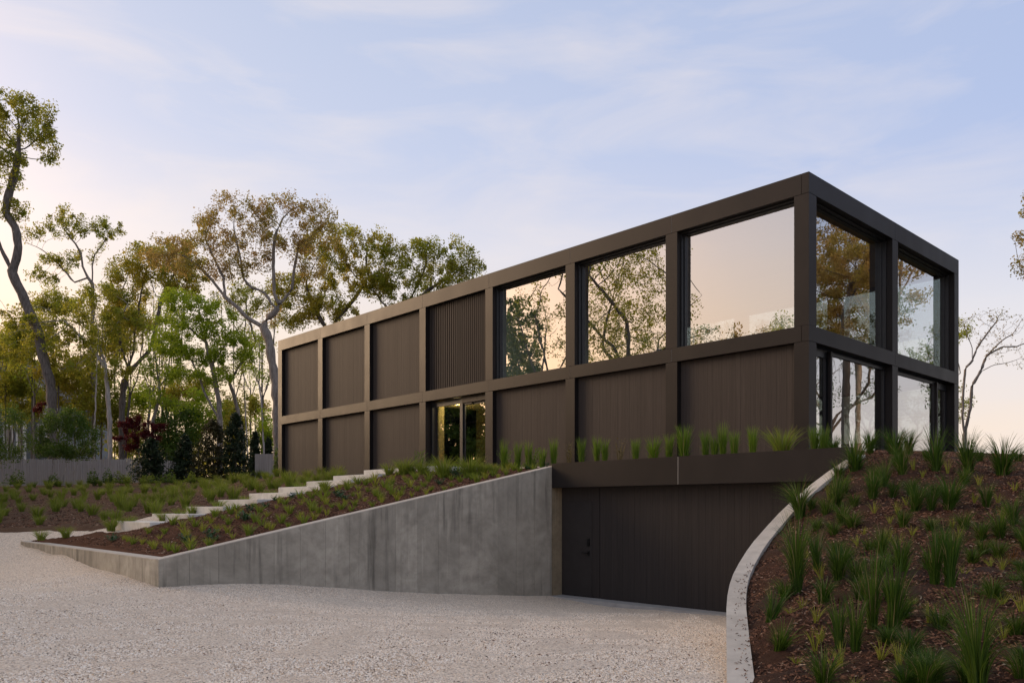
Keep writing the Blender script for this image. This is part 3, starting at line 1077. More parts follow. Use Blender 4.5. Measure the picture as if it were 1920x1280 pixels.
# entrance hall behind it
hz = ZMB - 0.045
part("ceiling", M["cream"], x0=x0 - 0.5, x1=x1 + 0.5, y0=0.45, y1=2.9, z0=hz, z1=hz + 0.03)
part("interior_wall", M["olive"], x0=x0 - 0.5, x1=x1 + 0.5, y0=2.85, y1=2.95, z0=ZFL, z1=hz)
part("interior_wall", M["cream"], x0=x0 + 0.08, x1=x0 + 0.14, y0=0.5, y1=0.75, z0=ZFL, z1=hz - 0.002)
part("interior_wall", M["olive"], x0=x1 + 0.4, x1=x1 + 0.5, y0=0.5, y1=2.85, z0=ZFL, z1=hz)
for lx, ly in ((-S[3] + CH + 0.42, 1.15), (-S[4] - CH - 0.45, 1.05)):
    d = MB().tube([(lx, ly, hz - 0.012), (lx, ly, hz + 0.002)], 0.075, 16).obj("downlight", M["white"], house)
    MB().tube([(lx, ly, hz - 0.016), (lx, ly, hz - 0.0125)], 0.058, 16).obj("lens", M["lamp"], d)
    L = bpy.data.lights.new("downlight_lamp", 'POINT')
    L.energy = 34
    L.color = (1.0, 0.70, 0.32)
    L.shadow_soft_size = 0.05
    lo = bpy.data.objects.new("downlight_lamp", L)
    COL.objects.link(lo)
    lo.parent = d
    lo.location = (lx, ly, hz - 0.16)

# garage front under the planted terrace
GX1 = 3.2
boards_panel(-2.66, GX1, 0.0, 2.50, GAR_Y, 0.16, M["garage"], "garage_door", jit=0.002)
part("garage_side_panel", M["garage"], x0=OPEN_X, x1=-2.685, y0=GAR_Y + 0.012, y1=GAR_Y + 0.08, z0=0.0, z1=2.50)
gd = part("garage_side_door", M["door"], x0=-3.74, x1=-2.90, y0=GAR_Y, y1=GAR_Y + 0.011, z0=0.015, z1=2.12, bevel=0.002)
h = MB()
h.box(-3.02, -2.965, GAR_Y - 0.012, GAR_Y - 0.001, 0.92, 1.03).tube([(-2.99, GAR_Y - 0.008, 0.985), (-2.99, GAR_Y - 0.055, 0.985), (-3.13, GAR_Y - 0.058, 0.985)], 0.012, 8)
h.obj("handle", M["hardware"], gd)
kp = MB().box(-3.025, -2.96, GAR_Y - 0.026, GAR_Y - 0.001, 1.14, 1.30)
for r in range(4):
    for c in range(3):
        kp.box(-3.018 + c * 0.018, -3.006 + c * 0.018, GAR_Y - 0.029, GAR_Y - 0.0262, 1.155 + r * 0.022, 1.169 + r * 0.022)
kp.obj("keypad", M["hardware"], gd)
part("jamb", M["jamb"], x0=OPEN_X - 0.24, x1=OPEN_X - 0.003, y0=FAS_Y + 0.02, y1=GAR_Y + 0.1, z0=-0.3, z1=2.436)
part("threshold", M["slab"], x0=OPEN_X - 0.05, x1=GX1, y0=FAS_Y - 0.06, y1=GAR_Y + 0.02, z0=-0.25, z1=-0.004)
xj = -0.39
for xa, xb in ((OPEN_X - 0.002, xj - 0.008), (xj + 0.008, 3.0)):
    part("fascia", M["frame"], x0=xa, x1=xb, y0=FAS_Y, y1=FAS_Y + 0.28, z0=2.44, z1=2.99)
part("fascia_joint", M["coping"], x0=xj - 0.008, x1=xj + 0.008, y0=FAS_Y + 0.006, y1=FAS_Y + 0.02, z0=2.445, z1=2.985)
part("garage_roof", M["backing"], x0=OPEN_X, x1=3.3, y0=FAS_Y + 0.29, y1=0.1, z0=2.505, z1=2.75)
part("garage_side_wall", M["concrete"], x0=OPEN_X - 0.24, x1=OPEN_X, y0=GAR_Y + 0.11, y1=0.1, z0=-0.3, z1=2.74)
part("garage_side_wall", M["concrete"], x0=3.05, x1=3.3, y0=FAS_Y + 0.02, y1=0.1, z0=-0.3, z1=2.5)
part("basement_wall", M["slab"], x0=-LEN + 0.1, x1=-0.1, y0=0.12, y1=WID - 0.12, z0=-0.3, z1=2.97)

# things inside
fl = empty("floor_lamp", (0, 0, 0))
tag(fl, "black reading lamp with bent arm and cone shade inside the corner window", "lamp")
lp_ = hl(-1.35, 2.35)
dirv = -SD * 0.78 + WD * 0.62
bx_, by_ = lp_
def LP_(t, z):
    return (bx_ + dirv[0] * t, by_ + dirv[1] * t, z)
MB().tube([LP_(0, ZFL + 0.001), LP_(0, ZFL + 0.03)], 0.15, 20).obj("base", M["hardware"], fl)
MB().tube([LP_(0, ZFL + 0.03), LP_(0, ZFL + 1.5)], 0.012, 8).obj("stem", M["hardware"], fl)
MB().tube([LP_(-0.14, ZFL + 1.30), LP_(0, ZFL + 1.38), LP_(0.42, ZFL + 1.58), LP_(0.46, ZFL + 1.56), LP_(0.54, ZFL + 1.36)], 0.012, 8).obj("arm", M["hardware"], fl)
MB().tube([LP_(0.545, ZFL + 1.40), LP_(0.55, ZFL + 1.32), LP_(0.555, ZFL + 1.27), LP_(0.57, ZFL + 1.16)], [0.04, 0.05, 0.09, 0.24], 20).obj("lamp_shade", M["hardware"], fl)
sh = empty("hall_shelf", (0, 0, 0))
tag(sh, "dark low shelf rack standing inside the glazed entrance door", "shelf")
sh.location = (*hl(x1 - 0.62, 1.55), ZFL)
sh.rotation_euler = house.rotation_euler
for k in range(4):
    MB().box(-0.45, 0.45, 0, 0.3, 0.02 + k * 0.26, 0.045 + k * 0.26).obj("shelf_board", M["olive"], sh)
for xx in (-0.47, 0.45):
    MB().box(xx, xx + 0.02, 0, 0.3, 0.0, 0.86).obj("upright", M["olive"], sh)
jar = MB().tube([(0, 0, 0), (0, 0, 0.13), (0, 0, 0.15), (0, 0, 0.17)], [0.05, 0.052, 0.03, 0.03], 10).mesh("jar", M["orange"])
JARS = [(-0.12, 2), (0.02, 2), (0.16, 2), (0.3, 2), (0.18, 3), (0.3, 3), (-0.1, 1), (0.04, 1), (0.18, 1), (0.31, 1)]
ordn0 = ["first", "second", "third", "fourth"]
for k, (jx, jz) in enumerate(JARS):
    w_ = hl(x1 - 0.62 + jx, 1.68)
    o = link("jar", jar, None, None, (*w_, ZFL + 0.046 + jz * 0.26), (0, 0, 0))
    tag(o, ("lower row, " if jz == 1 else "middle row, " if jz == 2 else "upper row, ") + ordn0[sum(1 for a, b in JARS[:k] if b == jz)] + " orange jar from the left on the hall shelf", "jar", "orange jars on the hall shelf")
# ------------------------------------------------------------------ trees
LEAFX = 10.0


def resample(pts, d):
    pts = np.asarray(pts, float)
    seg = np.linalg.norm(np.diff(pts, axis=0), axis=1)
    s = np.concatenate([[0], np.cumsum(seg)])
    n = max(2, int(s[-1] / d) + 1)
    q = np.linspace(0, s[-1], n)
    return np.stack([np.interp(q, s, pts[:, i]) for i in range(3)], 1)


def grow(polys, attr, D, di, dk, maxit=90, wob=0.25, r=None):
    """space colonisation from the given stems towards the attraction points; returns nodes and parents"""
    nodes, par = [], []
    for pl in polys:
        q = resample(pl, D)
        if nodes:
            N = np.array(nodes)
            a = int(np.argmin(np.linalg.norm(N - q[0], axis=1)))
            start = 1 if np.linalg.norm(N[a] - q[0]) < D * 1.5 else 0
            prev = a
        else:
            start, prev = 0, -1
        for p in q[start:]:
            nodes.append(p)
            par.append(prev)
            prev = len(nodes) - 1
    N = np.array(nodes)
    A = attr.copy()
    d = np.full(len(A), 1e9)
    near = np.zeros(len(A), int)
    def upd(lo):
        nonlocal d, near
        dd = np.linalg.norm(A[:, None, :] - N[None, lo:, :], axis=2)
        j = dd.argmin(1)
        m = dd[np.arange(len(A)), j]
        b = m < d
        d[b] = m[b]
        near[b] = j[b] + lo
    upd(0)
    for it in range(maxit):
        live = d < di
        if not live.any():
            di *= 1.5
            if di > 40:
                break
            continue
        k = near[live]
        v = A[live] - N[k]
        v /= np.linalg.norm(v, axis=1)[:, None] + 1e-9
        uniq, inv = np.unique(k, return_inverse=True)
        s = np.zeros((len(uniq), 3))
        np.add.at(s, inv, v)
        s += r.normal(0, wob, s.shape)
        s /= np.linalg.norm(s, axis=1)[:, None] + 1e-9
        new = N[uniq] + s * D
        lo = len(N)
        N = np.concatenate([N, new])
        par += list(uniq)
        upd(lo)
        keep = d > dk
        A, d, near = A[keep], d[keep], near[keep]
        if len(A) == 0 or len(N) > 6000:
            break
    return N, np.array(par)


def branch_mesh(name, N, par, r0, rt, mat, e=2.4):
    n = len(N)
    ch = [[] for _ in range(n)]
    for i, p in enumerate(par):
        if p >= 0:
            ch[p].append(i)
    raw = np.zeros(n)
    order = []
    st = [i for i in range(n) if par[i] < 0]
    while st:
        i = st.pop()
        order.append(i)
        st.extend(ch[i])
    for i in reversed(order):
        raw[i] = 1.0 if not ch[i] else sum(raw[c] ** e for c in ch[i]) ** (1 / e)
    dist = np.zeros(n, int)
    for i in reversed(order):
        dist[i] = 0 if not ch[i] else 1 + min(dist[c] for c in ch[i])
    b = max(raw[order[0]], 1.5)
    p = math.log(r0 / rt) / math.log(b)
    R = rt * raw ** p
    V, Fc, sz = [], [], []
    vb = 0
    starts = [(i, -1) for i in range(n) if par[i] < 0]
    while starts:
        i, pr = starts.pop()
        chain = [i] if pr < 0 else [pr, i]
        while ch[chain[-1]]:
            c = sorted(ch[chain[-1]], key=lambda q: -raw[q])
            for o in c[1:]:
                starts.append((o, chain[-1]))
            chain.append(c[0])
        if len(chain) < 2:
            continue
        pts = N[chain]
        rr = R[chain].copy()
        if pr >= 0:
            rr[0] = rr[1]
        if rr[0] > 0.06:
            rr = rr * (1 + 0.10 * np.sin(np.arange(len(rr)) * 1.9 + len(rr)) + 0.07 * np.sin(np.arange(len(rr)) * 4.3))
        k = 8 if rr[0] > 0.12 else (5 if rr[0] > 0.04 else 3)
        T = np.gradient(pts, axis=0)
        T /= np.linalg.norm(T, axis=1)[:, None] + 1e-9
        up = np.where(np.abs(T[:, 2:3]) > 0.9, np.array([[1.0, 0, 0]]), np.array([[0, 0, 1.0]]))
        a = np.cross(T, up)
        a /= np.linalg.norm(a, axis=1)[:, None] + 1e-9
        c_ = np.cross(T, a)
        an = np.arange(k) * 2 * np.pi / k
        ring = pts[:, None, :] + (a[:, None, :] * np.cos(an)[None, :, None] + c_[:, None, :] * np.sin(an)[None, :, None]) * rr[:, None, None]
        V.append(ring.reshape(-1, 3))
        m = len(chain)
        base = vb + np.arange(m - 1)[:, None] * k
        j = np.arange(k)[None, :]
        j2 = (j + 1) % k
        q = np.stack([base + j, base + j2, base + k + j2, base + k + j], 2).reshape(-1, 4)
        Fc.append(q)
        vb += m * k
    V = np.concatenate(V)
    q = np.concatenate(Fc)
    return np_mesh(name, V, q.ravel(), np.full(len(q), 4), True, mat), R, dist


def leaf_mesh(name, C, size, mat, r, flat=0.0, aspect=0.62):
    """one folded pointed leaf (two triangles) at each centre"""
    n = len(C)
    a = r.normal(size=(n, 3))
    a[:, 2] *= (1 - flat)
    a /= np.linalg.norm(a, axis=1)[:, None]
    b = r.normal(size=(n, 3))
    if flat:
        b[:, 2] *= (1 - flat)
    b -= a * (a * b).sum(1)[:, None]
    b /= np.linalg.norm(b, axis=1)[:, None]
    s = size * r.uniform(0.6, 1.35, n)[:, None]
    c = np.cross(a, b) * s * 0.12
    V = np.stack([C - a * s * 0.5, C + b * s * aspect * 0.5 + c, C + a * s * 0.5, C - b * s * aspect * 0.5 + c], 1).reshape(-1, 3)
    i = np.arange(n) * 4
    q = np.stack([i, i + 1, i + 2, i + 3], 1)
    return np_mesh(name, V, q.ravel(), np.full(n, 4), False, mat)


def blobs_px(bl, Y, dep=1.0):
    out = []
    for b in bl:
        c = P(b[0], b[1], Y + (b[4] if len(b) > 4 else 0))
        out.append((c, np.array([b[2] / F * Y, max(b[2], b[3]) / F * Y * dep, b[3] / F * Y])))
    return out


def attractors(blobs, n, r, clump=0.5):
    vol = np.array([np.prod(b[1]) ** (2 / 3) for b in blobs])
    cnt = np.maximum(6, (vol / vol.sum() * n).astype(int))
    A = []
    for (c, rad), k in zip(blobs, cnt):
        v = r.normal(size=(k, 3))
        v /= np.linalg.norm(v, axis=1)[:, None]
        v *= 1.08 * r.uniform(0.1, 1.0, k)[:, None] ** (1 / 2.2)
        A.append(c + v * rad)
    return np.concatenate(A)


def tree(name, label, group, polys, blobs, leafmat, bark, n_attr=500, D=0.45, r0=0.22, rt=0.012, leaves=10, lsize=0.2, spread=0.35, seed=1, cat="tree", wob=0.25, tips=2.6, dk=1.6, gap=0.0):
    r = np.random.default_rng(seed)
    A = attractors(blobs, int(n_attr * 1.9), r)
    N, par = grow(polys, A, D, 4.0, D * dk, 90, wob, r)
    N[:, :] += r.normal(0, D * 0.04, N.shape)
    me, R, dist = branch_mesh("trunk", N, par, r0 * 0.52, rt * 0.8, bark)
    base = polys[0][0]
    root = empty(name, base)
    tag(root, label, cat, group)
    o = link("trunk", me, root)
    o.location = -Vector(base)
    k = np.where((dist <= 2) & (R < max(0.06, rt * 4)))[0]
    if gap:
        # drop leaves from whole clumps so that the sky shows through
        m = lump(N[k][:, :2] + N[k][:, 2:] * 0.7, 1.3, seed + 5)
        k = k[m > np.quantile(m, gap)]
    if leaves:
        C = np.repeat(N[k], max(1, int(leaves * LEAFX)), 0)
        C = C + np.clip(r.normal(0, 1, C.shape), -1.5, 1.5) * (spread * r.uniform(0.35, 0.95, len(k))).repeat(len(C) // len(k))[:, None]
        lo = link("crown", leaf_mesh("crown", C, lsize * 0.66, leafmat, r), root)
        lo.location = -Vector(base)
    return root


def px_poly(pts, Y, base_z=None, dy=0.0):
    out = []
    n = len(pts)
    for i, p in enumerate(pts):
        yy = Y + (p[2] if len(p) > 2 else dy * math.sin(i * 1.7))
        w = P(p[0], p[1], yy)
        out.append(w)
    if base_z is not None:
        b = out[0].copy()
        b[2] = base_z
        out.insert(0, b)
    return [np.array(p) for p in out]


GBT = "tall trees behind the fence"
BZ = 3.0
# leaning oak at the far left
tree("oak_tree", "tall dark oak leaning at the far left, its crown rising highest of all", GBT,
     [px_poly([(100, 850), (98, 760), (94, 714), (79, 664), (72, 620), (58, 590), (44, 560), (22, 509), (2, 465), (-20, 420), (-40, 370)], 55, BZ),
      px_poly([(77, 662), (61, 640), (33, 607), (0, 563), (-40, 520), (-70, 470)], 55),
      px_poly([(24, 509), (30, 488), (34, 465), (33, 441), (24, 417), (10, 400), (18, 360), (30, 320), (35, 280)], 55)],
     blobs_px([(25, 228, 62, 46), (82, 258, 30, 45), (60, 215, 45, 32), (8, 310, 50, 50), (35, 395, 26, 20), (-60, 250, 70, 70), (-70, 350, 60, 60), (0, 190, 40, 18)], 55),
     M["lf_olive"], M["bark_dark"], 620, 0.42, 0.62, 0.016, 8, 0.24, 0.34, 11, gap=0.2)
# thin sparse tree with a fine top
tree("oak_tree", "slender sparse tree with a fine open top right of the leaning oak", GBT,
     [px_poly([(176, 850), (176, 760), (174, 690), (173, 620), (174, 540), (173, 490), (172, 478)], 60, BZ),
      px_poly([(170, 530), (155, 500), (152, 475), (140, 455), (120, 430)], 60), px_poly([(174, 500), (176, 478), (190, 462), (205, 440)], 60),
      px_poly([(140, 530), (105, 490), (75, 465), (48, 455)], 60), px_poly([(172, 545), (195, 520), (212, 490), (222, 484)], 60)],
     blobs_px([(125, 410, 36, 20), (95, 432, 38, 16), (150, 420, 26, 18), (205, 432, 32, 20), (180, 425, 24, 18), (60, 440, 22, 12), (125, 390, 10, 10), (110, 490, 34, 16), (80, 520, 30, 20)], 60),
     M["lf_olive"], M["bark"], 420, 0.42, 0.26, 0.014, 6, 0.22, 0.26, 12, gap=0.15)
tree("oak_tree", "olive leaved tree filling the middle left behind the grey house", GBT,
     [px_poly([(207, 850), (206, 790), (202, 740), (200, 690), (188, 650), (180, 600)], 56, BZ), px_poly([(200, 690), (160, 640), (120, 600)], 56), px_poly([(190, 640), (225, 600), (240, 570)], 56)],
     blobs_px([(150, 590, 56, 26), (195, 560, 50, 26), (110, 640, 60, 26), (185, 640, 60, 24), (235, 610, 44, 28), (60, 600, 60, 30), (30, 660, 50, 36), (140, 690, 55, 20), (205, 690, 45, 22)], 56),
     M["lf_olive"], M["bark_pale"], 620, 0.44, 0.30, 0.014, 9, 0.24, 0.36, 13, gap=0.24)
tree("oak_tree", "broad forked oak with yellow brown foliage left of the bright maple", GBT,
     [px_poly([(228, 850), (228, 790), (231, 725), (240, 690), (250, 660), (252, 620), (262, 570)], 58, BZ), px_poly([(236, 705), (258, 681), (280, 659), (292, 620), (300, 570)], 58),
      px_poly([(240, 690), (226, 650), (222, 600), (225, 560)], 58)],
     blobs_px([(250, 520, 44, 34), (290, 490, 50, 30), (232, 555, 40, 28), (330, 520, 55, 34), (285, 540, 50, 24), (265, 470, 26, 14), (345, 475, 40, 26), (240, 600, 40, 20)], 58),
     M["lf_gold"], M["bark_dark"], 640, 0.42, 0.42, 0.014, 10, 0.24, 0.36, 14, gap=0.12)
tree("oak_tree", "small crooked tree with light green leaves between the broad oak and the maple", GBT,
     [px_poly([(284, 850), (286, 790), (296, 755), (300, 735), (294, 695), (290, 655), (296, 620)], 53, BZ), px_poly([(300, 725), (318, 700), (335, 680)], 53)],
     blobs_px([(322, 700, 30, 20), (300, 640, 30, 24), (335, 655, 36, 22), (290, 745, 30, 18), (330, 760, 30, 14), (275, 690, 20, 16)], 53),
     M["lf_green"], M["bark"], 300, 0.36, 0.2, 0.012, 7, 0.19, 0.28, 15, gap=0.22)
tree("maple_tree", "bright green maple in front of the bronze oak", GBT,
     [px_poly([(412, 850), (412, 800), (411, 751), (405, 723), (397, 683), (389, 655), (380, 610), (372, 575)], 51, BZ),
      px_poly([(408, 785), (394, 754), (382, 735), (372, 700), (355, 670), (330, 640)], 51), px_poly([(397, 683), (420, 650), (440, 625), (460, 600)], 51), px_poly([(385, 640), (350, 610), (325, 580)], 51)],
     blobs_px([(335, 560, 34, 18), (372, 572, 40, 20), (320, 600, 34, 18), (370, 620, 54, 20), (415, 590, 36, 18), (330, 655, 44, 16), (385, 665, 44, 16), (440, 640, 34, 16), (345, 700, 40, 13), (400, 705, 44, 12), (460, 670, 26, 14), (310, 630, 24, 14)], 51),
     M["lf_green"], M["bark"], 760, 0.38, 0.36, 0.012, 10, 0.2, 0.30, 16, gap=0.1)
tree("oak_tree", "leaning grey trunk with thin olive foliage right of the maple", GBT,
     [px_poly([(458, 850), (454, 815), (445, 765), (437, 735), (430, 715), (412, 695), (405, 670)], 54, BZ), px_poly([(432, 720), (445, 690), (465, 665), (480, 640)], 54)],
     blobs_px([(470, 640, 30, 16), (440, 690, 26, 14), (480, 690, 20, 12), (455, 610, 30, 16), (420, 740, 20, 12), (470, 560, 50, 30), (430, 560, 40, 26)], 54),
     M["lf_olive"], M["bark"], 240, 0.38, 0.24, 0.012, 6, 0.19, 0.28, 17, gap=0.25)
tree("sapling", "thin nearly bare sapling standing beside the left end of the house", GBT,
     [px_poly([(495, 870), (494, 830), (490, 751), (485, 721), (487, 680), (486, 640)], 48, BZ), px_poly([(486, 722), (474, 700), (468, 690)], 48), px_poly([(491, 740), (503, 715), (510, 705)], 48)],
     blobs_px([(486, 640, 18, 28), (470, 690, 14, 14), (504, 700, 14, 16), (502, 770, 14, 10), (478, 790, 16, 8), (498, 800, 16, 8)], 48),
     M["lf_green"], M["bark_pale"], 150, 0.3, 0.11, 0.010, 5, 0.15, 0.22, 18, gap=0.3)
tree("sapling", "thin straight pole-like sapling left of the nearly bare one", GBT,
     [px_poly([(466, 870), (464, 838), (459, 760), (457, 700), (456, 660)], 56, BZ)], blobs_px([(456, 670, 12, 24), (464, 740, 12, 14), (450, 720, 10, 10)], 56),
     M["lf_olive"], M["bark_pale"], 80, 0.34, 0.09, 0.011, 5, 0.17, 0.22, 19, gap=0.3)
tree("sapling", "white-stemmed sapling between the two left trunks above the fence", GBT,
     [px_poly([(177, 870), (178, 800), (181, 700), (184, 640), (186, 600)], 53, BZ)], blobs_px([(186, 610, 14, 20), (176, 660, 14, 12), (190, 700, 12, 10)], 53),
     M["lf_olive"], M["bark_pale"], 80, 0.34, 0.09, 0.011, 4, 0.17, 0.22, 20, gap=0.3)
tree("oak_tree", "big bronze-leaved oak with sinuous grey limbs by the left end of the house", GBT,
     [px_poly([(523, 880), (520, 840), (519, 760), (516, 714), (508, 667), (505, 640), (493, 612), (499, 597), (518, 584), (522, 571), (533, 560), (547, 540), (551, 505), (560, 460)], 44, BZ),
      px_poly([(519, 720), (516, 660), (514, 630), (512, 600), (518, 584)], 44.6),
      px_poly([(493, 612), (462, 595), (446, 577), (423, 558), (397, 525), (375, 500), (345, 480)], 44), px_poly([(521, 572), (514, 546), (512, 492), (516, 440), (530, 410)], 44),
      px_poly([(514, 580), (502, 556), (493, 546), (470, 539), (455, 518), (450, 480), (440, 440)], 44), px_poly([(423, 558), (418, 520), (400, 480), (385, 450)], 44)],
     blobs_px([(430, 392, 38, 26), (395, 418, 36, 24), (470, 400, 30, 24), (500, 395, 34, 30), (545, 385, 36, 26), (590, 395, 40, 24), (340, 462, 44, 20), (300, 485, 36, 16), (430, 450, 60, 30), (500, 450, 40, 34),
               (560, 445, 50, 34), (370, 500, 50, 18), (610, 440, 34, 24), (440, 500, 44, 20), (580, 500, 36, 24), (620, 395, 16, 10)], 44),
     M["lf_bronze"], M["bark"], 1150, 0.34, 0.46, 0.0115, 8, 0.165, 0.28, 21, gap=0.12, tips=2.4)
tree("oak_tree", "rounded green-gold oak rising behind the middle of the house roof", GBT,
     [px_poly([(620, 890), (620, 700), (622, 620), (640, 570)], 52, BZ), px_poly([(621, 630), (590, 580), (575, 540)], 52), px_poly([(622, 610), (665, 560), (690, 520)], 52)],
     blobs_px([(640, 450, 44, 30), (600, 470, 40, 34), (690, 470, 40, 32), (640, 510, 60, 30), (580, 530, 40, 30), (690, 530, 50, 30), (620, 570, 60, 22), (560, 580, 40, 24), (720, 455, 26, 20), (545, 545, 44, 30), (550, 600, 36, 20), (600, 590, 40, 24)], 52),
     M["lf_gold"], M["bark_dark"], 900, 0.40, 0.42, 0.013, 10, 0.2, 0.32, 22, gap=0.1)
tree("oak_tree", "olive oak whose domed crown ends above the louvred screen", GBT,
     [px_poly([(770, 890), (765, 700), (755, 600), (765, 560)], 52, BZ), px_poly([(756, 610), (720, 570), (700, 545)], 52), px_poly([(757, 590), (800, 545), (840, 520)], 52), px_poly([(765, 570), (790, 520), (800, 490)], 52)],
     blobs_px([(745, 480, 40, 28), (790, 468, 40, 26), (830, 490, 34, 28), (858, 470, 30, 22), (880, 505, 30, 24), (905, 500, 16, 12), (780, 520, 60, 24), (850, 535, 44, 16), (720, 530, 40, 24), (760, 560, 44, 14)], 52),
     M["lf_olive"], M["bark_dark"], 900, 0.40, 0.42, 0.013, 10, 0.2, 0.32, 23, gap=0.1)
# right of the house
tree("bare_tree", "nearly bare forked tree standing right of the house", None,
     [px_poly([(1809, 850), (1808.6, 815), (1804.6, 779), (1806.6, 726), (1810, 690), (1823, 677), (1831, 653), (1840, 630)], 33, 2.9),
      px_poly([(1808.6, 812), (1813, 795), (1819, 767), (1823, 722), (1837, 698), (1851, 665), (1876, 641), (1900, 625)], 33), px_poly([(1837, 698), (1862, 684), (1890, 680), (1912, 672)], 33),
      px_poly([(1823, 677), (1822, 650), (1812, 625), (1806, 605)], 33), px_poly([(1831, 653), (1855, 620), (1870, 600)], 33), px_poly([(1851, 665), (1880, 650), (1905, 650), (1930, 640)], 33)],
     blobs_px([(1845, 592, 30, 16), (1872, 590, 26, 16), (1812, 604, 16, 14), (1835, 625, 24, 16), (1905, 600, 30, 16), (1935, 605, 30, 20), (1890, 625, 30, 14), (1880, 660, 30, 12), (1915, 655, 26, 14), (1905, 685, 22, 8), (1860, 640, 24, 14)], 33),
     M["lf_bronze"], M["bark"], 700, 0.17, 0.16, 0.0065, 0.3, 0.10, 0.1, 24, tips=1.5, gap=0.15)
tree("oak_tree", "leafy branch of an oak reaching in at the right edge against the sky", None,
     [px_poly([(2150, 960), (2150, 760), (2140, 600), (2120, 500), (2090, 430)], 24, 2.0), px_poly([(2110, 470), (2020, 440), (1960, 430), (1920, 440), (1895, 445)], 24), px_poly([(2080, 440), (1990, 400), (1930, 390)], 24)],
     blobs_px([(1905, 438, 16, 14), (1925, 400, 18, 20), (1940, 375, 20, 18), (1935, 460, 22, 14), (1930, 490, 16, 14), (1918, 515, 10, 10), (1975, 430, 44, 50), (2060, 400, 90, 80), (2180, 420, 100, 100), (2100, 520, 80, 60)], 24),
     M["lf_bronze"], M["bark_dark"], 620, 0.2, 0.3, 0.009, 9, 0.105, 0.16, 25, gap=0.15)

# small garden trees and shrubs near the fence
tree("multi_stem_tree", "dense dark green multi-stemmed tree in front of the fence", "multi-stemmed garden trees",
     [px_poly([(112, 915), (108, 895), (102, 870), (95, 850)], 45, 3.2), px_poly([(117, 915), (120, 890), (126, 870), (122, 845)], 45, 3.2), px_poly([(135, 916), (138, 890), (146, 868), (150, 850)], 45, 3.2), px_poly([(138, 916), (133, 890), (128, 860)], 45, 3.2)],
     blobs_px([(120, 800, 40, 30), (95, 830, 30, 26), (150, 820, 34, 30), (125, 845, 50, 18), (110, 785, 24, 20), (140, 785, 24, 22), (165, 840, 18, 18), (78, 845, 16, 16)], 45),
     M["lf_mid"], M["bark_pale"], 700, 0.26, 0.07, 0.009, 9, 0.15, 0.26, 31)
tree("multi_stem_tree", "looser multi-stemmed tree at the left edge in front of the fence", "multi-stemmed garden trees",
     [px_poly([(8, 917), (6, 890), (2, 865)], 46, 3.2), px_poly([(16, 917), (20, 890), (26, 868)], 46, 3.2), px_poly([(18, 917), (30, 886), (40, 862)], 46, 3.2)],
     blobs_px([(15, 790, 34, 30), (-15, 820, 36, 34), (30, 820, 24, 24), (10, 845, 44, 20), (42, 845, 16, 14)], 46),
     M["lf_mid"], M["bark_pale"], 520, 0.28, 0.07, 0.009, 7, 0.15, 0.28, 32, gap=0.1)
tree("japanese_maple", "dark red maple spreading over the fence", None,
     [px_poly([(262, 905), (262, 860), (258, 835), (250, 812)], 52, 3.3), px_poly([(260, 845), (275, 825), (290, 808)], 52)],
     blobs_px([(238, 795, 24, 7), (258, 782, 14, 8), (232, 822, 22, 7), (285, 800, 24, 7), (262, 815, 24, 8), (300, 797, 14, 5), (245, 838, 18, 5), (280, 822, 20, 6)], 52),
     M["lf_red"], M["bark_dark"], 380, 0.24, 0.09, 0.009, 14, 0.13, 0.16, 33)
tree("japanese_maple", "small patch of dark red foliage in front of the grey house", None,
     [px_poly([(72, 900), (72, 850), (74, 790), (76, 765)], 56, 3.2)], blobs_px([(68, 758, 10, 6), (90, 757, 9, 7), (74, 768, 9, 4)], 56),
     M["lf_red"], M["bark_dark"], 70, 0.3, 0.06, 0.009, 12, 0.14, 0.18, 34)
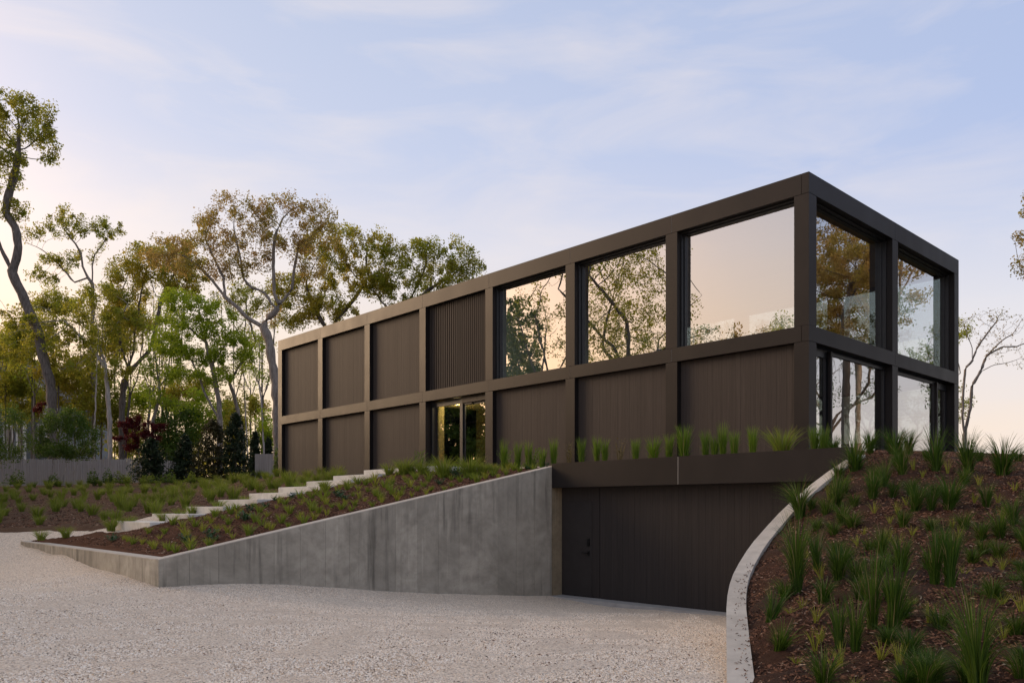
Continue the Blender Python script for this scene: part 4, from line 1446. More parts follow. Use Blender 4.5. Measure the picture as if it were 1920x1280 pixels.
for i, (px, py, rx, ry, Y, mt, lab) in enumerate([
        (190, 760, 46, 50, 60, "lf_olive", "olive bush filling the gap behind the pale trunk above the fence"), (140, 730, 46, 40, 62, "lf_gold", "yellow olive understory tree beside the grey house"),
        (330, 800, 44, 44, 58, "lf_mid", "green understory bush right of the red maple"), (372, 775, 36, 44, 60, "lf_green", "fresh green understory tree below the bright maple"),
        (300, 850, 40, 36, 57, "lf_mid", "dark low bush behind the spiky juniper"), (440, 800, 26, 50, 62, "lf_gold", "yellow green understory bush left of the wood screen"),
        (500, 810, 22, 34, 60, "lf_green", "low light green bush above the wood screen"), (40, 740, 40, 50, 64, "lf_olive", "olive understory tree partly hiding the grey house"),
        (235, 800, 30, 50, 61, "lf_olive", "olive bush behind the red maple"), (10, 700, 40, 44, 62, "lf_olive", "olive tree at the left edge above the grey house roof"),
        (350, 840, 40, 30, 63, "lf_gold", "yellow green bush glowing between the conifers"),
        (60, 620, 44, 34, 63, "lf_olive", "tall olive understory tree just right of the leaning trunk base"), (110, 690, 40, 30, 60, "lf_gold", "golden understory tree above the dense multi-stemmed tree"),
        (165, 690, 36, 30, 64, "lf_olive", "olive understory tree left of the pale trunk"), (215, 640, 40, 30, 66, "lf_gold", "golden understory tree behind the pale trunk"),
        (268, 745, 30, 26, 66, "lf_green", "light green understory tree above the red maple"), (330, 740, 36, 26, 66, "lf_gold", "golden understory tree left of the bright maple trunk"),
        (372, 720, 30, 20, 67, "lf_olive", "thin olive tree behind the bright maple trunk"), (425, 770, 26, 24, 66, "lf_green", "light green tree behind the tall dark conifer"),
        (478, 760, 24, 20, 66, "lf_gold", "golden tree behind the bare saplings"), (25, 640, 40, 30, 64, "lf_gold", "golden understory tree at the left edge"),
        (240, 600, 44, 30, 68, "lf_olive", "distant olive crown behind the broad forked oak"), (100, 570, 40, 24, 68, "lf_olive", "distant olive crown under the slender sparse tree")]):
    tree("understory_tree", lab, "understory trees behind the fence", [px_poly([(px, py + ry + 30), (px, py + ry), (px, py)], Y, 3.1)], blobs_px([(px, py, rx, ry), (px - rx * .4, py + ry * .5, rx * .7, ry * .6), (px + rx * .4, py + ry * .4, rx * .7, ry * .6)], Y),
         M[mt], M["bark_dark"], 260, 0.5, 0.1, 0.014, 10, 0.26, 0.44, 50 + i)


def conifer(label, px, base, top, wpx, Y, mat, seed, ragged=0.3, blunt=0.8, gz_=3.3):
    r = np.random.default_rng(seed)
    b = P(px, base, Y)
    b[2] = gz_
    H = P(px, top, Y)[2] - b[2]
    Wd = wpx / F * Y / 2 * 1.25
    root = empty("conifer", b)
    tag(root, label, "conifer", "conifers along the fence")
    MB().tube([(0, 0, 0), (0, 0, H * 0.93)], [0.07, 0.012], 6).obj("trunk", M["bark_dark"], root)
    C = []
    for k in range(210):
        t = r.uniform(0.02, 1) ** 1.15
        rad = Wd * (1 - t) ** blunt * (0.85 + r.uniform(-ragged, ragged)) + 0.05
        an = r.uniform(0, 6.28)
        m = 26
        u = r.uniform(0.25, 1, m)
        line = np.stack([np.cos(an) * rad * u, np.sin(an) * rad * u, t * H + u * rad * r.uniform(-0.1, 0.45)], 1)
        C.append(line + r.normal(0, 0.07, line.shape))
    C = np.concatenate(C)
    link("foliage", leaf_mesh("foliage", C, 0.17, mat, r, 0.0, 0.4), root)


conifer("ragged dark juniper with pointed side shoots right of the red maple", 283, 905, 825, 62, 47, M["lf_conifer"], 1, 0.45, 0.55)
conifer("dark conical conifer between the juniper and the brownish one", 346, 905, 818, 62, 47, M["lf_conifer"], 2, 0.25, 0.8)
conifer("broad brown-tinged conifer, the widest of the row", 400, 903, 788, 76, 46.5, M["lf_conifer_brown"], 3, 0.18, 0.5)
conifer("tall dark conifer left of the wood screen", 442, 902, 778, 62, 46, M["lf_conifer"], 4, 0.2, 0.6)
conifer("small slim conifer behind the wood screen", 478, 890, 812, 26, 52, M["lf_conifer"], 5, 0.2, 0.7)
conifer("slim conifer nearest the corner of the house", 503, 890, 822, 22, 54, M["lf_conifer"], 6, 0.2, 0.7)

for i, (px, py, w, h, lab) in enumerate([(28, 912, 32, 18, "low round shrub by the white stems at the left edge"), (100, 910, 26, 14, "low shrub under the dense multi-stemmed tree"), (175, 908, 26, 22, "round dark green shrub in front of the middle of the fence"),
                                         (205, 906, 22, 20, "thin leafy shrub against the fence boards"), (228, 908, 26, 16, "light green low shrub near the fence end"), (278, 908, 20, 10, "yellow green low shrub below the juniper"),
                                         (312, 906, 34, 14, "wide dark green low shrub below the conical conifer"), (357, 906, 24, 14, "bright low shrub between two conifers"), (518, 885, 12, 30, "small dark shrub tucked against the corner of the house")]):
    r = np.random.default_rng(70 + i)
    Y = 44 if i < 8 else 38.5
    b = P(px, py, Y)
    b[2] = float(bz([b[:2]])[0])
    root = empty("shrub", b)
    tag(root, lab, "shrub", "low shrubs along the fence")
    W_, H_ = w / F * Y / 2, h / F * Y + 0.25
    st = MB()
    for k in range(6):
        a = r.uniform(0, 6.28)
        st.tube([(0, 0, -0.05), (math.cos(a) * W_ * .4, math.sin(a) * W_ * .4, H_ * .5), (math.cos(a) * W_ * .8, math.sin(a) * W_ * .8, H_ * .85)], [0.014, 0.01, 0.005], 4)
    st.obj("stem", M["bark_dark"], root)
    n = 520
    v = r.normal(size=(n, 3))
    v /= np.linalg.norm(v, axis=1)[:, None]
    v *= r.uniform(0.3, 1, n)[:, None] ** 0.5
    v[:, 2] = np.abs(v[:, 2]) * 0.5 + 0.5 * v[:, 2] + 0.2
    link("crown", leaf_mesh("crown", v * (W_ * 1.1, W_ * 1.1, H_ * r.uniform(.6, .95)) * (1 + 0.35 * np.sin(v[:, :1] * 5 + i)) + (0, 0, H_ * .12), 0.10, M["lf_mid"] if i not in (5, 7, 4) else M["gr_tuft"], r), root)

_r = np.random.default_rng(515)
slim = sorted([(float(_r.uniform(-25, 500)), float(_r.uniform(540, 745)), float(_r.uniform(58, 71))) for _ in range(18)], key=lambda q: q[0])
for i, (px, py, Y) in enumerate(slim):
    lx = _r.uniform(-14, 14)
    tree("background_tree", "slim background tree in the wood behind the fence, " + ["first", "second", "third", "fourth", "fifth", "sixth", "seventh", "eighth", "ninth", "tenth", "eleventh", "twelfth", "thirteenth", "fourteenth", "fifteenth", "sixteenth", "seventeenth", "eighteenth"][i] + " from the left",
         "slim background trees", [px_poly([(px + lx, 870), (px + lx * .6, 790), (px, 720), (px, min(700, py))], Y, 3.0), px_poly([(px + lx * .3, 750), (px + 16, 700), (px + 26, py - 10)], Y), px_poly([(px, 735), (px - 18, 690), (px - 24, py)], Y)],
         blobs_px([(px, py, 30, 16), (px - 24, py + 10, 24, 14), (px + 24, py - 6, 26, 14), (px - 6, py - 24, 22, 12), (px + 12, py + 30, 24, 12)], Y),
         M[["lf_gold", "lf_olive", "lf_gold", "lf_green"][i % 4]], M["bark_dark" if i % 3 else "bark"], 190, 0.46, 0.16, 0.013, 0.9, 0.24, 0.34, 600 + i, gap=0.15)

# a far wood closing the view low down between the trunks
r = np.random.default_rng(99)
C = []
for k in range(300):
    X_ = r.uniform(-75, -8)
    Y_ = r.uniform(74, 98)
    hgt = r.uniform(1.5, 5.0) + (2.0 if X_ < -45 else 0)
    n = 60
    C.append(np.stack([X_ + r.normal(0, 1.5, n), Y_ + r.normal(0, 1.5, n), 3.0 + hgt * r.uniform(0, 1, n) ** 0.7 + 0.3], 1))
far = link("woodland", leaf_mesh("woodland", np.concatenate(C), 0.42, M["lf_gold"], r))
tag(far, "far low woodland seen between the trunks", "woodland", None, "stuff")

# trees beside and behind the photographer: the windows mirror them
def free_tree(name, label, x, y, zb, H, rad, mat, bark, seed, n_attr=520, low=0.35, D=0.4, leaves=8, lsize=0.18, sparse=0.2, lean=(0, 0), r0=0.28, cat="tree"):
    r = np.random.default_rng(seed)
    base = np.array([x, y, zb])
    t1 = base + np.array([lean[0] * .4, lean[1] * .4, H * low])
    polys = [[base, base + (t1 - base) * .5 + r.normal(0, .1, 3), t1]]
    for k in range(5):
        a = k * 1.26 + r.uniform(-.4, .4)
        j = r.normal(0, rad * .07, (3, 3))
        polys.append([t1, t1 + np.array([math.cos(a) * rad * .22, math.sin(a) * rad * .22, H * .09]) + j[0], t1 + np.array([math.cos(a) * rad * .5, math.sin(a) * rad * .5, H * .17]) + j[1], t1 + np.array([math.cos(a + .4) * rad * .75 + lean[0] * .4, math.sin(a + .4) * rad * .75 + lean[1] * .4, H * .34]) + j[2]])
    bl = []
    for k in range(12):
        a = r.uniform(0, 6.28)
        q = r.uniform(0.2, 0.8)
        bl.append((base + np.array([math.cos(a) * rad * q + lean[0], math.sin(a) * rad * q + lean[1], H * r.uniform(low + .12, .92)]), np.array([rad * .42, rad * .42, H * .13])))
    return tree(name, label, "trees mirrored in the windows", polys, bl, mat, bark, n_attr, D, r0, 0.013, leaves, lsize, 0.3, seed, cat, gap=sparse)


free_tree("oak_tree", "open oak seen mirrored in the middle upper window", -22.3, 20.9, 1.6, 17.2, 5.8, M["lf_olive"], M["bark_dark"], 201, 620, 0.44, 0.36, 2.6, 0.2, 0.05, (0, 0), 0.5)
free_tree("oak_tree", "slim tree mirrored at the right of the first upper window", -24.2, 25.3, 1.8, 17.0, 3.0, M["lf_olive"], M["bark_dark"], 202, 400, 0.35, 0.4, 1.5, 0.2, 0.2, (0, 0), 0.35)
free_tree("oak_tree", "dense dark tree mirrored at the left of the first upper window", -26.5, 28.6, 1.9, 15.8, 4.2, M["lf_mid"], M["bark_dark"], 203, 900, 0.10, 0.45, 5, 0.34, 0.0)
free_tree("oak_tree", "small tree mirrored low in the right-hand upper window", -19.6, 17.1, 1.5, 10.6, 2.2, M["lf_bronze"], M["bark"], 204, 300, 0.45, 0.36, 2, 0.18, 0.2)
free_tree("oak_tree", "round tree mirrored low behind the small one", -20.2, 13.4, 1.4, 11.2, 2.6, M["lf_bronze"], M["bark_dark"], 205, 420, 0.3, 0.4, 8, 0.2, 0.0)
free_tree("oak_tree", "brown oak mirrored in the corner upper window", 36, 30.5, 2.4, 22.0, 6.5, M["lf_bronze"], M["bark"], 206, 760, 0.36, 0.42, 6, 0.2, 0.15)
free_tree("oak_tree", "twisted oak mirrored in the lower corner window", 31, 27.0, 2.4, 12.0, 4.2, M["lf_mid"], M["bark_dark"], 207, 520, 0.3, 0.36, 3, 0.16, 0.25, (1, 1))
free_tree("oak_tree", "green tree mirrored in the far right window", 40, 39.5, 2.4, 14.0, 4.6, M["lf_mid"], M["bark"], 208, 520, 0.35, 0.42, 4, 0.2, 0.2)
free_tree("oak_tree", "green tree seen through the glazed corner rooms", 22, 50, 3.1, 11.5, 4.0, M["lf_mid"], M["bark"], 209, 420, 0.3, 0.42, 4, 0.2, 0.1)
free_tree("oak_tree", "second tree seen through the glazed corner rooms", 28, 56, 3.1, 12.0, 4.0, M["lf_olive"], M["bark"], 210, 420, 0.3, 0.42, 4, 0.2, 0.1)
free_tree("oak_tree", "dense olive tree mirrored along the foot of the right-hand window", -20.4, 11.6, 1.4, 11.4, 2.8, M["lf_olive"], M["bark_dark"], 211, 420, 0.3, 0.4, 6, 0.2, 0.0)
free_tree("oak_tree", "bronze tree mirrored at the foot of the right-hand window by its left jamb", -20.6, 15.6, 1.5, 9.4, 2.2, M["lf_bronze"], M["bark_dark"], 212, 420, 0.3, 0.4, 5, 0.2, 0.0)
free_tree("oak_tree", "green tree behind the house seen low through the large corner pane", 13.5, 50, 3.1, 11.0, 3.4, M["lf_mid"], M["bark"], 213, 420, 0.3, 0.42, 4, 0.2, 0.0)
free_tree("oak_tree", "olive tree behind the house seen at the right of the large corner pane", 17.3, 52, 3.1, 11.4, 3.4, M["lf_olive"], M["bark"], 214, 420, 0.3, 0.42, 4, 0.2, 0.0)
for i, (x, y) in enumerate([(-28.5, 32.6), (-33.5, 34.9), (-36, 33.0), (-37.5, 43), (-41, 49), (-45, 55), (-35.5, 39.5), (-40, 44)]):
    free_tree("evergreen_tree", ["evergreen nearest the fence corner off the left of the view", "evergreen behind it off the left of the view", "farthest evergreen off the left of the view", "first evergreen beyond the left end of the fence", "second evergreen beyond the left end of the fence", "third evergreen beyond the left end of the fence", "evergreen beside the first one beyond the fence", "evergreen between the first and second beyond the fence"][i], x, y, 1.8, 10.5, 2.6, M["lf_conifer"], M["bark_dark"], 240 + i, 320, 0.05, 0.5, 3, 0.56, 0.0)
for i, (x, y, H, rd) in enumerate([(-31, 33.5, 10.0, 3.2), (-34, 37.5, 9.5, 3.4), (-29, 30, 8.5, 2.6), (-29, 23.5, 8.5, 2.8), (-27, 17.5, 8.2, 2.8), (-27, 10, 8.2, 3.0), (-27, 4, 7.6, 3.0)]):
    free_tree("evergreen_tree", ["dense evergreen mirrored in the entrance glazing", "second dense evergreen mirrored in the entrance glazing", "evergreen below the dark mirrored tree", "evergreen under the open mirrored oak", "evergreen left of the driveway", "evergreen far left of the driveway", "last evergreen left of the driveway"][i],
              x, y, 1.6, H, rd, M["lf_conifer"], M["bark_dark"], 220 + i, 300, 0.06, 0.5, 3, 0.56, 0.0)

# ------------------------------------------------------------------ fence, screen, neighbour house
f0, f1 = P(-60, 908, 51), P(272, 906, 50)
f0[2], f1[2] = 3.05, 3.05
fen = empty("wood_fence", f0)
tag(fen, "weathered grey board fence running behind the planting bed", "fence")
dv = f1 - f0
L = np.linalg.norm(dv)
u = dv / L
nb_ = int(L / 0.152)
vr = [MB().box(0, 0.130, 0, 0.022, 0, 1.98 + d).mesh("board", M["fence"]) for d in (-0.02, 0.0, 0.015, 0.03)]
for k in range(nb_):
    o = link("board", random.choice(vr), fen)
    o.location = Vector(u * k * 0.152) + Vector((0, random.uniform(0, 0.012), random.uniform(-0.02, 0.02)))
    o.rotation_euler = (0, random.uniform(-0.006, 0.006), math.atan2(u[1], u[0]))
for k in range(0, nb_, 16):
    o = MB().box(0, 0.1, 0.06, 0.16, -0.2, 1.95).obj("post", M["fence"], fen)
    o.location = Vector(u * k * 0.152)
for zz in (0.4, 1.6):
    o = MB().box(0, L, 0.025, 0.06, zz, zz + 0.09).obj("rail", M["fence"], fen)
    o.rotation_euler = (0, 0, math.atan2(u[1], u[0]))
f0, f1 = P(272, 906, 50.2), P(335, 906, 53)
f0[2], f1[2] = 3.05, 3.05
s2 = empty("wood_fence", f0)
tag(s2, "short darker stretch of board fence seen between juniper and conical conifer", "fence")
for k in range(16):
    o = link("board", random.choice(vr), s2)
    o.location = Vector((f1 - f0) / 16 * k)
    o.rotation_euler = (0, 0, math.atan2((f1 - f0)[1], (f1 - f0)[0]))
sc = empty("wood_screen", P(478, 897, 46))
tag(sc, "short grey wooden screen standing left of the house corner", "screen")
z_s = P(478, 850.5, 46)[2] - sc.location.z
wS = P(512, 897, 46)[0] - P(478, 897, 46)[0]
bd = MB().box(0, wS / 10 - 0.005, 0, 0.025, -0.3, z_s).mesh("board", M["fence"])
for k in range(10):
    link("board", bd, sc).location = (k * wS / 10, random.uniform(0, 0.006), random.uniform(-.006, .006))
bd2 = MB().box(0, 0.025, 0, 0.135, -0.3, z_s).mesh("board", M["fence"])
for k in range(10):
    link("board", bd2, sc).location = (wS + 0.002 + k * 0.08, 0.03 + k * 0.14, random.uniform(-.006, .006))


def neighbour():
    Y = 70
    root = empty("neighbour_house", P(40, 905, Y))
    root.location.z = 3.0
    tag(root, "grey gabled house half hidden by trees at the left edge", "house")
    bx_ = root.location
    def L_(px, py):
        w = P(px, py, Y)
        return w[0] - bx_[0], w[2] - bx_[2]
    for (pl, pr, pe, pp, d0) in ((-70, 48, 716, 655, 0.0), (40, 94, 745, 705, 1.2)):
        xl, ze = L_(pl, pe)
        xr_, _ = L_(pr, pe)
        xm_, zp = L_((pl + pr) / 2 if d0 == 0 else 44, pp)
        y0, y1 = d0, d0 + 9
        m = MB()
        m.box(xl, xr_, y0, y1, -0.3, ze)
        m.obj("wall", M["siding"], root)
        g = MB()
        g.v += [(xl, y0, ze), (xr_, y0, ze), (xm_, y0, zp), (xl, y1, ze), (xr_, y1, ze), (xm_, y1, zp)]
        g.f += [(0, 1, 2), (5, 4, 3), (0, 3, 4, 1)]
        g.obj("gable", M["siding"], root)
        t = MB()
        for (xa, za, xb, zb) in ((xl - 0.4, ze - 0.25, xm_, zp + 0.05), (xr_ + 0.4, ze - 0.25, xm_, zp + 0.05)):
            if abs(xa - xb) < 0.3:
                continue
            t.hexa([(xa, y0 - 0.4, za), (xb, y0 - 0.4, zb), (xb, y1, zb), (xa, y1, za)], [(xa, y0 - 0.4, za + 0.16), (xb, y0 - 0.4, zb + 0.16), (xb, y1, zb + 0.16), (xa, y1, za + 0.16)])
        t.obj("roof", M["shingle"], root)
        tr = MB()
        for (xa, za, xb, zb) in ((xl - 0.42, ze - 0.42, xm_, zp - 0.12), (xr_ + 0.42, ze - 0.42, xm_, zp - 0.12)):
            if abs(xa - xb) < 0.3:
                continue
            tr.hexa([(xa, y0 - 0.46, za), (xb, y0 - 0.46, zb), (xb, y0 - 0.41, zb), (xa, y0 - 0.41, za)], [(xa, y0 - 0.46, za + 0.3), (xb, y0 - 0.46, zb + 0.3), (xb, y0 - 0.41, zb + 0.3), (xa, y0 - 0.41, za + 0.3)])
        tr.obj("trim", M["trim"], root)
        wins = [(8, 730, 20, 765), (26, 726, 38, 765), (-30, 730, -16, 765), (10, 800, 24, 840), (34, 795, 44, 850)] if d0 == 0 else [(62, 745, 72, 770), (78, 748, 86, 772), (58, 795, 68, 840), (74, 795, 84, 850)]
        for (a, b, c, d) in wins:
            x0_, z1_ = L_(a, b)
            x1_, z0_ = L_(c, d)
            w = MB().box(x0_ - .14, x0_, y0 - .07, y0 - .002, z0_, z1_).box(x1_, x1_ + .14, y0 - .07, y0 - .002, z0_, z1_).box(x0_ - .14, x1_ + .14, y0 - .07, y0 - .002, z1_, z1_ + .16).box(x0_ - .14, x1_ + .14, y0 - .09, y0 - .002, z0_ - .16, z0_)
            wo = w.obj("window", M["trim"], root)
            MB().box(x0_, x1_, y0 - .03, y0 - .004, z0_, z1_).obj("pane", M["pane_far"], wo)
        for cx0, cx1 in ((xl - .07, xl + .12), (xr_ - .12, xr_ + .07)):
            MB().box(cx0, cx1, y0 - .05, y0 - .003, -0.3, ze - .1).obj("corner_board", M["trim"], root)


neighbour()

# ------------------------------------------------------------------ grasses and small plants
def blades(n, r, H, spread, droop, w, foot=0.05, seg=4, stiff=0.6, hvar=0.35):
    V, Fq = [], []
    a = r.uniform(0, 2 * np.pi, n)
    fr = foot * np.sqrt(r.uniform(0, 1, n))
    h = H * (1 - hvar * r.uniform(0, 1, n) ** 1.3)
    lean = spread * r.uniform(0.05, 1, n) ** 0.8
    dr = droop * r.uniform(0.2, 1, n)
    wd = w * r.uniform(0.6, 1.2, n)
    tw = a + r.normal(0, 0.9, n) + np.pi / 2
    t = np.linspace(0, 1, seg + 1)
    for i in range(n):
        dirx, diry = math.cos(a[i]), math.sin(a[i])
        out_ = lean[i] * (t ** (1 + stiff)) + dr[i] * t ** 3
        zz = h[i] * (t - 0.5 * (dr[i] / max(H, .01)) * t ** 3.2 - 0.12 * (lean[i] / max(H, .01)) * t ** 2)
        x = dirx * (fr[i] + out_)
        y = diry * (fr[i] + out_)
        ww = wd[i] * (1 - t ** 2.2) + 0.0006
        wx, wy = math.cos(tw[i]), math.sin(tw[i])
        b = len(V)
        for k in range(seg + 1):
            V.append((x[k] - wx * ww[k], y[k] - wy * ww[k], zz[k]))
            V.append((x[k] + wx * ww[k], y[k] + wy * ww[k], zz[k]))
        for k in range(seg):
            Fq.append((b + 2 * k, b + 2 * k + 1, b + 2 * k + 3, b + 2 * k + 2))
    return V, Fq


def grass_mesh(name, mat, seed, n, H, spread, droop, w, straw=0.0, **k):
    r = np.random.default_rng(seed)
    V, Fq = blades(n, r, H, spread, droop, w, **k)
    me = np_mesh(name, V, np.array(Fq).ravel(), np.full(len(Fq), 4), True, mat)
    if straw:
        me.materials.append(M["gr_straw"])
        sg = len(Fq) // n
        me.polygons.foreach_set("material_index", np.repeat((r.uniform(size=n) < straw).astype(np.int32), sg))
    return me


def sprig_mesh(name, mat, seed, n, H, spread, lsize):
    """short leafy stems"""
    r = np.random.default_rng(seed)
    V, Fq = blades(max(4, n // 4), r, H, spread, 0.02, 0.004, foot=0.05)
    V2, F2 = [], []
    for k in range(n):
        a = r.uniform(0, 6.28)
        t = r.uniform(0.15, 1)
        c = np.array([math.cos(a) * spread * t * r.uniform(.3, 1), math.sin(a) * spread * t * r.uniform(.3, 1), H * t * r.uniform(.6, 1)])
        d = np.array([math.cos(a), math.sin(a), r.uniform(0.1, 0.9)])
        d /= np.linalg.norm(d)
        s = np.cross(d, (0, 0, 1.0))
        s /= np.linalg.norm(s)
        q = lsize * r.uniform(.6, 1.2)
        b = len(V) + len(V2)
        V2 += [tuple(c), tuple(c + d * q * .5 + s * q * .25), tuple(c + d * q), tuple(c + d * q * .5 - s * q * .25)]
        F2.append((b, b + 1, b + 2, b + 3))
    V, Fq = list(V) + V2, list(Fq) + F2
    return np_mesh(name, V, np.array(Fq).ravel(), np.full(len(Fq), 4), True, mat)


TUFT = [grass_mesh("tuft_grass", M["gr_tuft"], 300 + i, 170, 0.46, 0.30, 0.12, 0.006, foot=0.10, seg=3, straw=0.06) for i in range(5)]
UPR = [grass_mesh("upright_grass", M["gr_lush"], 320 + i, 240, 0.68, 0.08, 0.15, 0.0068, foot=0.08, hvar=0.8, seg=5, stiff=0.6, straw=0.06) for i in range(5)]
MND = [grass_mesh("mound_grass", M["gr_dark"], 340 + i, 230, 0.66, 0.15, 0.26, 0.0062, foot=0.08, hvar=0.8, seg=6, stiff=0.6, straw=0.07) for i in range(6)]
TALL = [grass_mesh("tall_grass", M["gr_dark"], 360 + i, 130, 0.76, 0.12, 0.18, 0.0065, foot=0.065, hvar=0.75, seg=6, stiff=0.9, straw=0.06) for i in range(4)]
ARCH = [grass_mesh("arching_grass", M["gr_dark"], 380 + i, 240, 0.78, 0.22, 0.58, 0.0068, foot=0.09, seg=8, hvar=0.6, straw=0.05) for i in range(3)]
YEL = [grass_mesh("yellow_sprig", M["gr_yellow"], 400 + i, 22, 0.30, 0.20, 0.06, 0.006, foot=0.03) for i in range(4)]
SPR = [grass_mesh("green_sprig", M["gr_tuft"], 420 + i, 40, 0.30, 0.20, 0.07, 0.010, foot=0.05, seg=3) for i in range(4)] + \
      [grass_mesh("yellow_green_sprig", M["gr_yellow"], 430 + i, 24, 0.27, 0.16, 0.05, 0.009, foot=0.04, seg=3) for i in range(3)]
ROS = [sprig_mesh("rosette", M["gr_blue"], 440 + i, 70, 0.2, 0.2, 0.09) for i in range(2)]
PALE = [sprig_mesh("pale_sprig", M["gr_pale"], 450 + i, 90, 0.55, 0.14, 0.055) for i in range(2)]
BRZ = [sprig_mesh("bronze_sprig", M["gr_bronze"], 460 + i, 110, 0.4, 0.28, 0.05) for i in range(2)]
DRK = [sprig_mesh("dark_sprig", M["lf_mid"], 470, 150, 0.26, 0.3, 0.06)]


def plant(meshes, name, loc, label, group, s=1.0, sz=None, cat="grass clump", lean=(0, 0)):
    o = link(name, random.choice(meshes))
    o.location = (loc[0], loc[1], loc[2] - 0.015)
    o.rotation_euler = (lean[0], lean[1], random.uniform(0, 6.28))
    o.scale = (s, s, sz if sz else s)
    tag(o, label, cat, group)
    return o


def ordinal(n):
    w = ["", "first", "second", "third", "fourth", "fifth", "sixth", "seventh", "eighth", "ninth", "tenth", "eleventh", "twelfth", "thirteenth", "fourteenth", "fifteenth", "sixteenth", "seventeenth", "eighteenth", "nineteenth", "twentieth"]
    if n < len(w):
        return w[n]
    suf = {1: "st", 2: "nd", 3: "rd"}.get(n % 10, "th")
    return f"{n}{suf}"


# row along the top of the dark fascia (photo x, height in photo pixels, kind)
row = [(944.7, 46, "u"), (971, 40, "u"), (991, 42, "u"), (1017, 26, "u"), (1038.5, 42, "u"), (1067, 34, "p"), (1090, 36, "u"), (1119, 38, "u"), (1134.5, 32, "u"), (1162, 34, "p"), (1191.5, 30, "u"), (1225.5, 32, "w"),
       (1255, 36, "u"), (1282.5, 50, "w"), (1323, 38, "u"), (1340, 28, "u"), (1355.5, 50, "u"), (1377, 34, "u"), (1411, 40, "u"), (1467, 38, "W"), (1527, 34, "u"), (1545, 34, "u")]
for i, (px, hp, kd) in enumerate(row):
    t_ = (px - CX) / F
    yl = FAS_Y + (0.55 if px > 1030 else 0.35)
    perp = CORNER @ WD + yl
    Yp = perp / (t_ * WD[0] + WD[1])
    xy_ = np.array([t_ * Yp, Yp])
    zz = float(wz([xy_])[0])
    H_ = hp / F * Yp + 0.18
    lab = f"{ordinal(i + 1)} plant from the left in the row above the dark garage fascia"
    if kd == "p":
        plant(PALE, "leafy_plant", (*xy_, zz), lab, "plants in the row above the garage", 1.0, H_ / 0.55, "plant")
    else:
        s = {"u": 0.62, "w": 0.95, "W": 1.25}[kd]
        plant(UPR if kd != "W" else TUFT, "grass_clump", (*xy_, zz), lab, "plants in the row above the garage", s, H_ / (0.60 if kd != "W" else 0.42) * (1.0 if kd != "W" else 1.0))

# mound: (zoom x of the foot, zoom y of the foot, height, width, kind) read from the photograph
MP = [(430, 455, 165, 120, "a"), (600, 410, 200, 90, "m"), (700, 220, 160, 110, "m"), (690, 500, 90, 90, "m"), (790, 360, 160, 80, "m"), (845, 300, 150, 70, "m"), (775, 135, 110, 70, "m"), (940, 240, 140, 80, "m"),
      (900, 140, 115, 110, "m"), (970, 140, 110, 70, "m"), (1110, 220, 190, 90, "m"), (1270, 230, 190, 100, "m"), (1440, 240, 170, 130, "m"), (1000, 420, 160, 90, "m"), (1080, 420, 130, 60, "m"), (1170, 410, 180, 110, "m"),
      (1360, 400, 130, 70, "m"), (1495, 490, 150, 80, "m"), (1430, 550, 150, 90, "m"), (1250, 510, 100, 80, "m"), (1340, 640, 100, 80, "m"), (835, 640, 160, 70, "m"), (595, 540, 80, 70, "m"), (515, 710, 200, 70, "t"),
      (620, 765, 220, 110, "m"), (410, 830, 330, 130, "a"), (935, 725, 205, 90, "m"), (790, 1010, 390, 90, "t"), (890, 1025, 380, 110, "t"), (1100, 790, 290, 80, "t"), (1175, 800, 310, 90, "t"), (625, 1110, 250, 70, "t"),
      (705, 1125, 285, 80, "t"), (275, 980, 200, 90, "l"), (320, 1125, 160, 100, "l"), (545, 1290, 200, 140, "m"), (355, 860, 120, 80, "m"), (1320, 1345, 460, 280, "A"), (1050, 1300, 190, 150, "m"), (650, 330, 90, 70, "m"),
      (520, 110, 80, 60, "m"), (600, 110, 80, 70, "m"), (1600, 420, 120, 80, "m"), (1640, 300, 130, 80, "m"), (930, 1320, 60, 80, "m"), (1540, 720, 70, 60, "m"),
      (435, 905, 70, 50, "y"), (505, 975, 110, 80, "y"), (530, 1085, 100, 80, "y"), (830, 1165, 130, 150, "y"), (1070, 985, 140, 90, "y"), (715, 590, 60, 50, "y"), (875, 485, 60, 50, "y"), (990, 540, 60, 50, "y"),
      (1245, 740, 60, 50, "y"), (1380, 700, 60, 50, "y"), (1440, 890, 70, 50, "y"), (410, 1185, 60, 60, "y"), (700, 1300, 70, 60, "y"), (380, 935, 50, 50, "y"), (1500, 320, 60, 50, "y"), (1040, 250, 50, 50, "y"), (745, 540, 50, 40, "y"),
      (1485, 690, 100, 80, "b"), (1345, 840, 60, 90, "d"), (1500, 770, 60, 110, "d"), (1400, 800, 70, 60, "b"), (460, 660, 60, 60, "y"), (1190, 500, 60, 60, "y"), (640, 960, 50, 50, "y"), (990, 890, 50, 50, "y"), (1300, 380, 60, 50, "y")]
KL = {"m": ("green grass clump", MND, 0.58, "grass clumps on the mound"), "t": ("tall upright dark grass clump", TALL, 0.62, "grass clumps on the mound"), "a": ("arching grass clump", ARCH, 0.52, "grass clumps on the mound"),
      "A": ("large arching fountain grass", ARCH, 0.50, "grass clumps on the mound"), "l": ("leaning grass clump", TALL, 0.62, "grass clumps on the mound"), "y": ("small yellow-green sprig", YEL, 0.27, "yellow-green sprigs on the mound"),
      "b": ("orange-bronze leafy sprig", BRZ, 0.36, "bronze sprigs on the mound"), "d": ("low dark leafy sprig", DRK, 0.24, "dark sprigs on the mound")}
_r = np.random.default_rng(77)
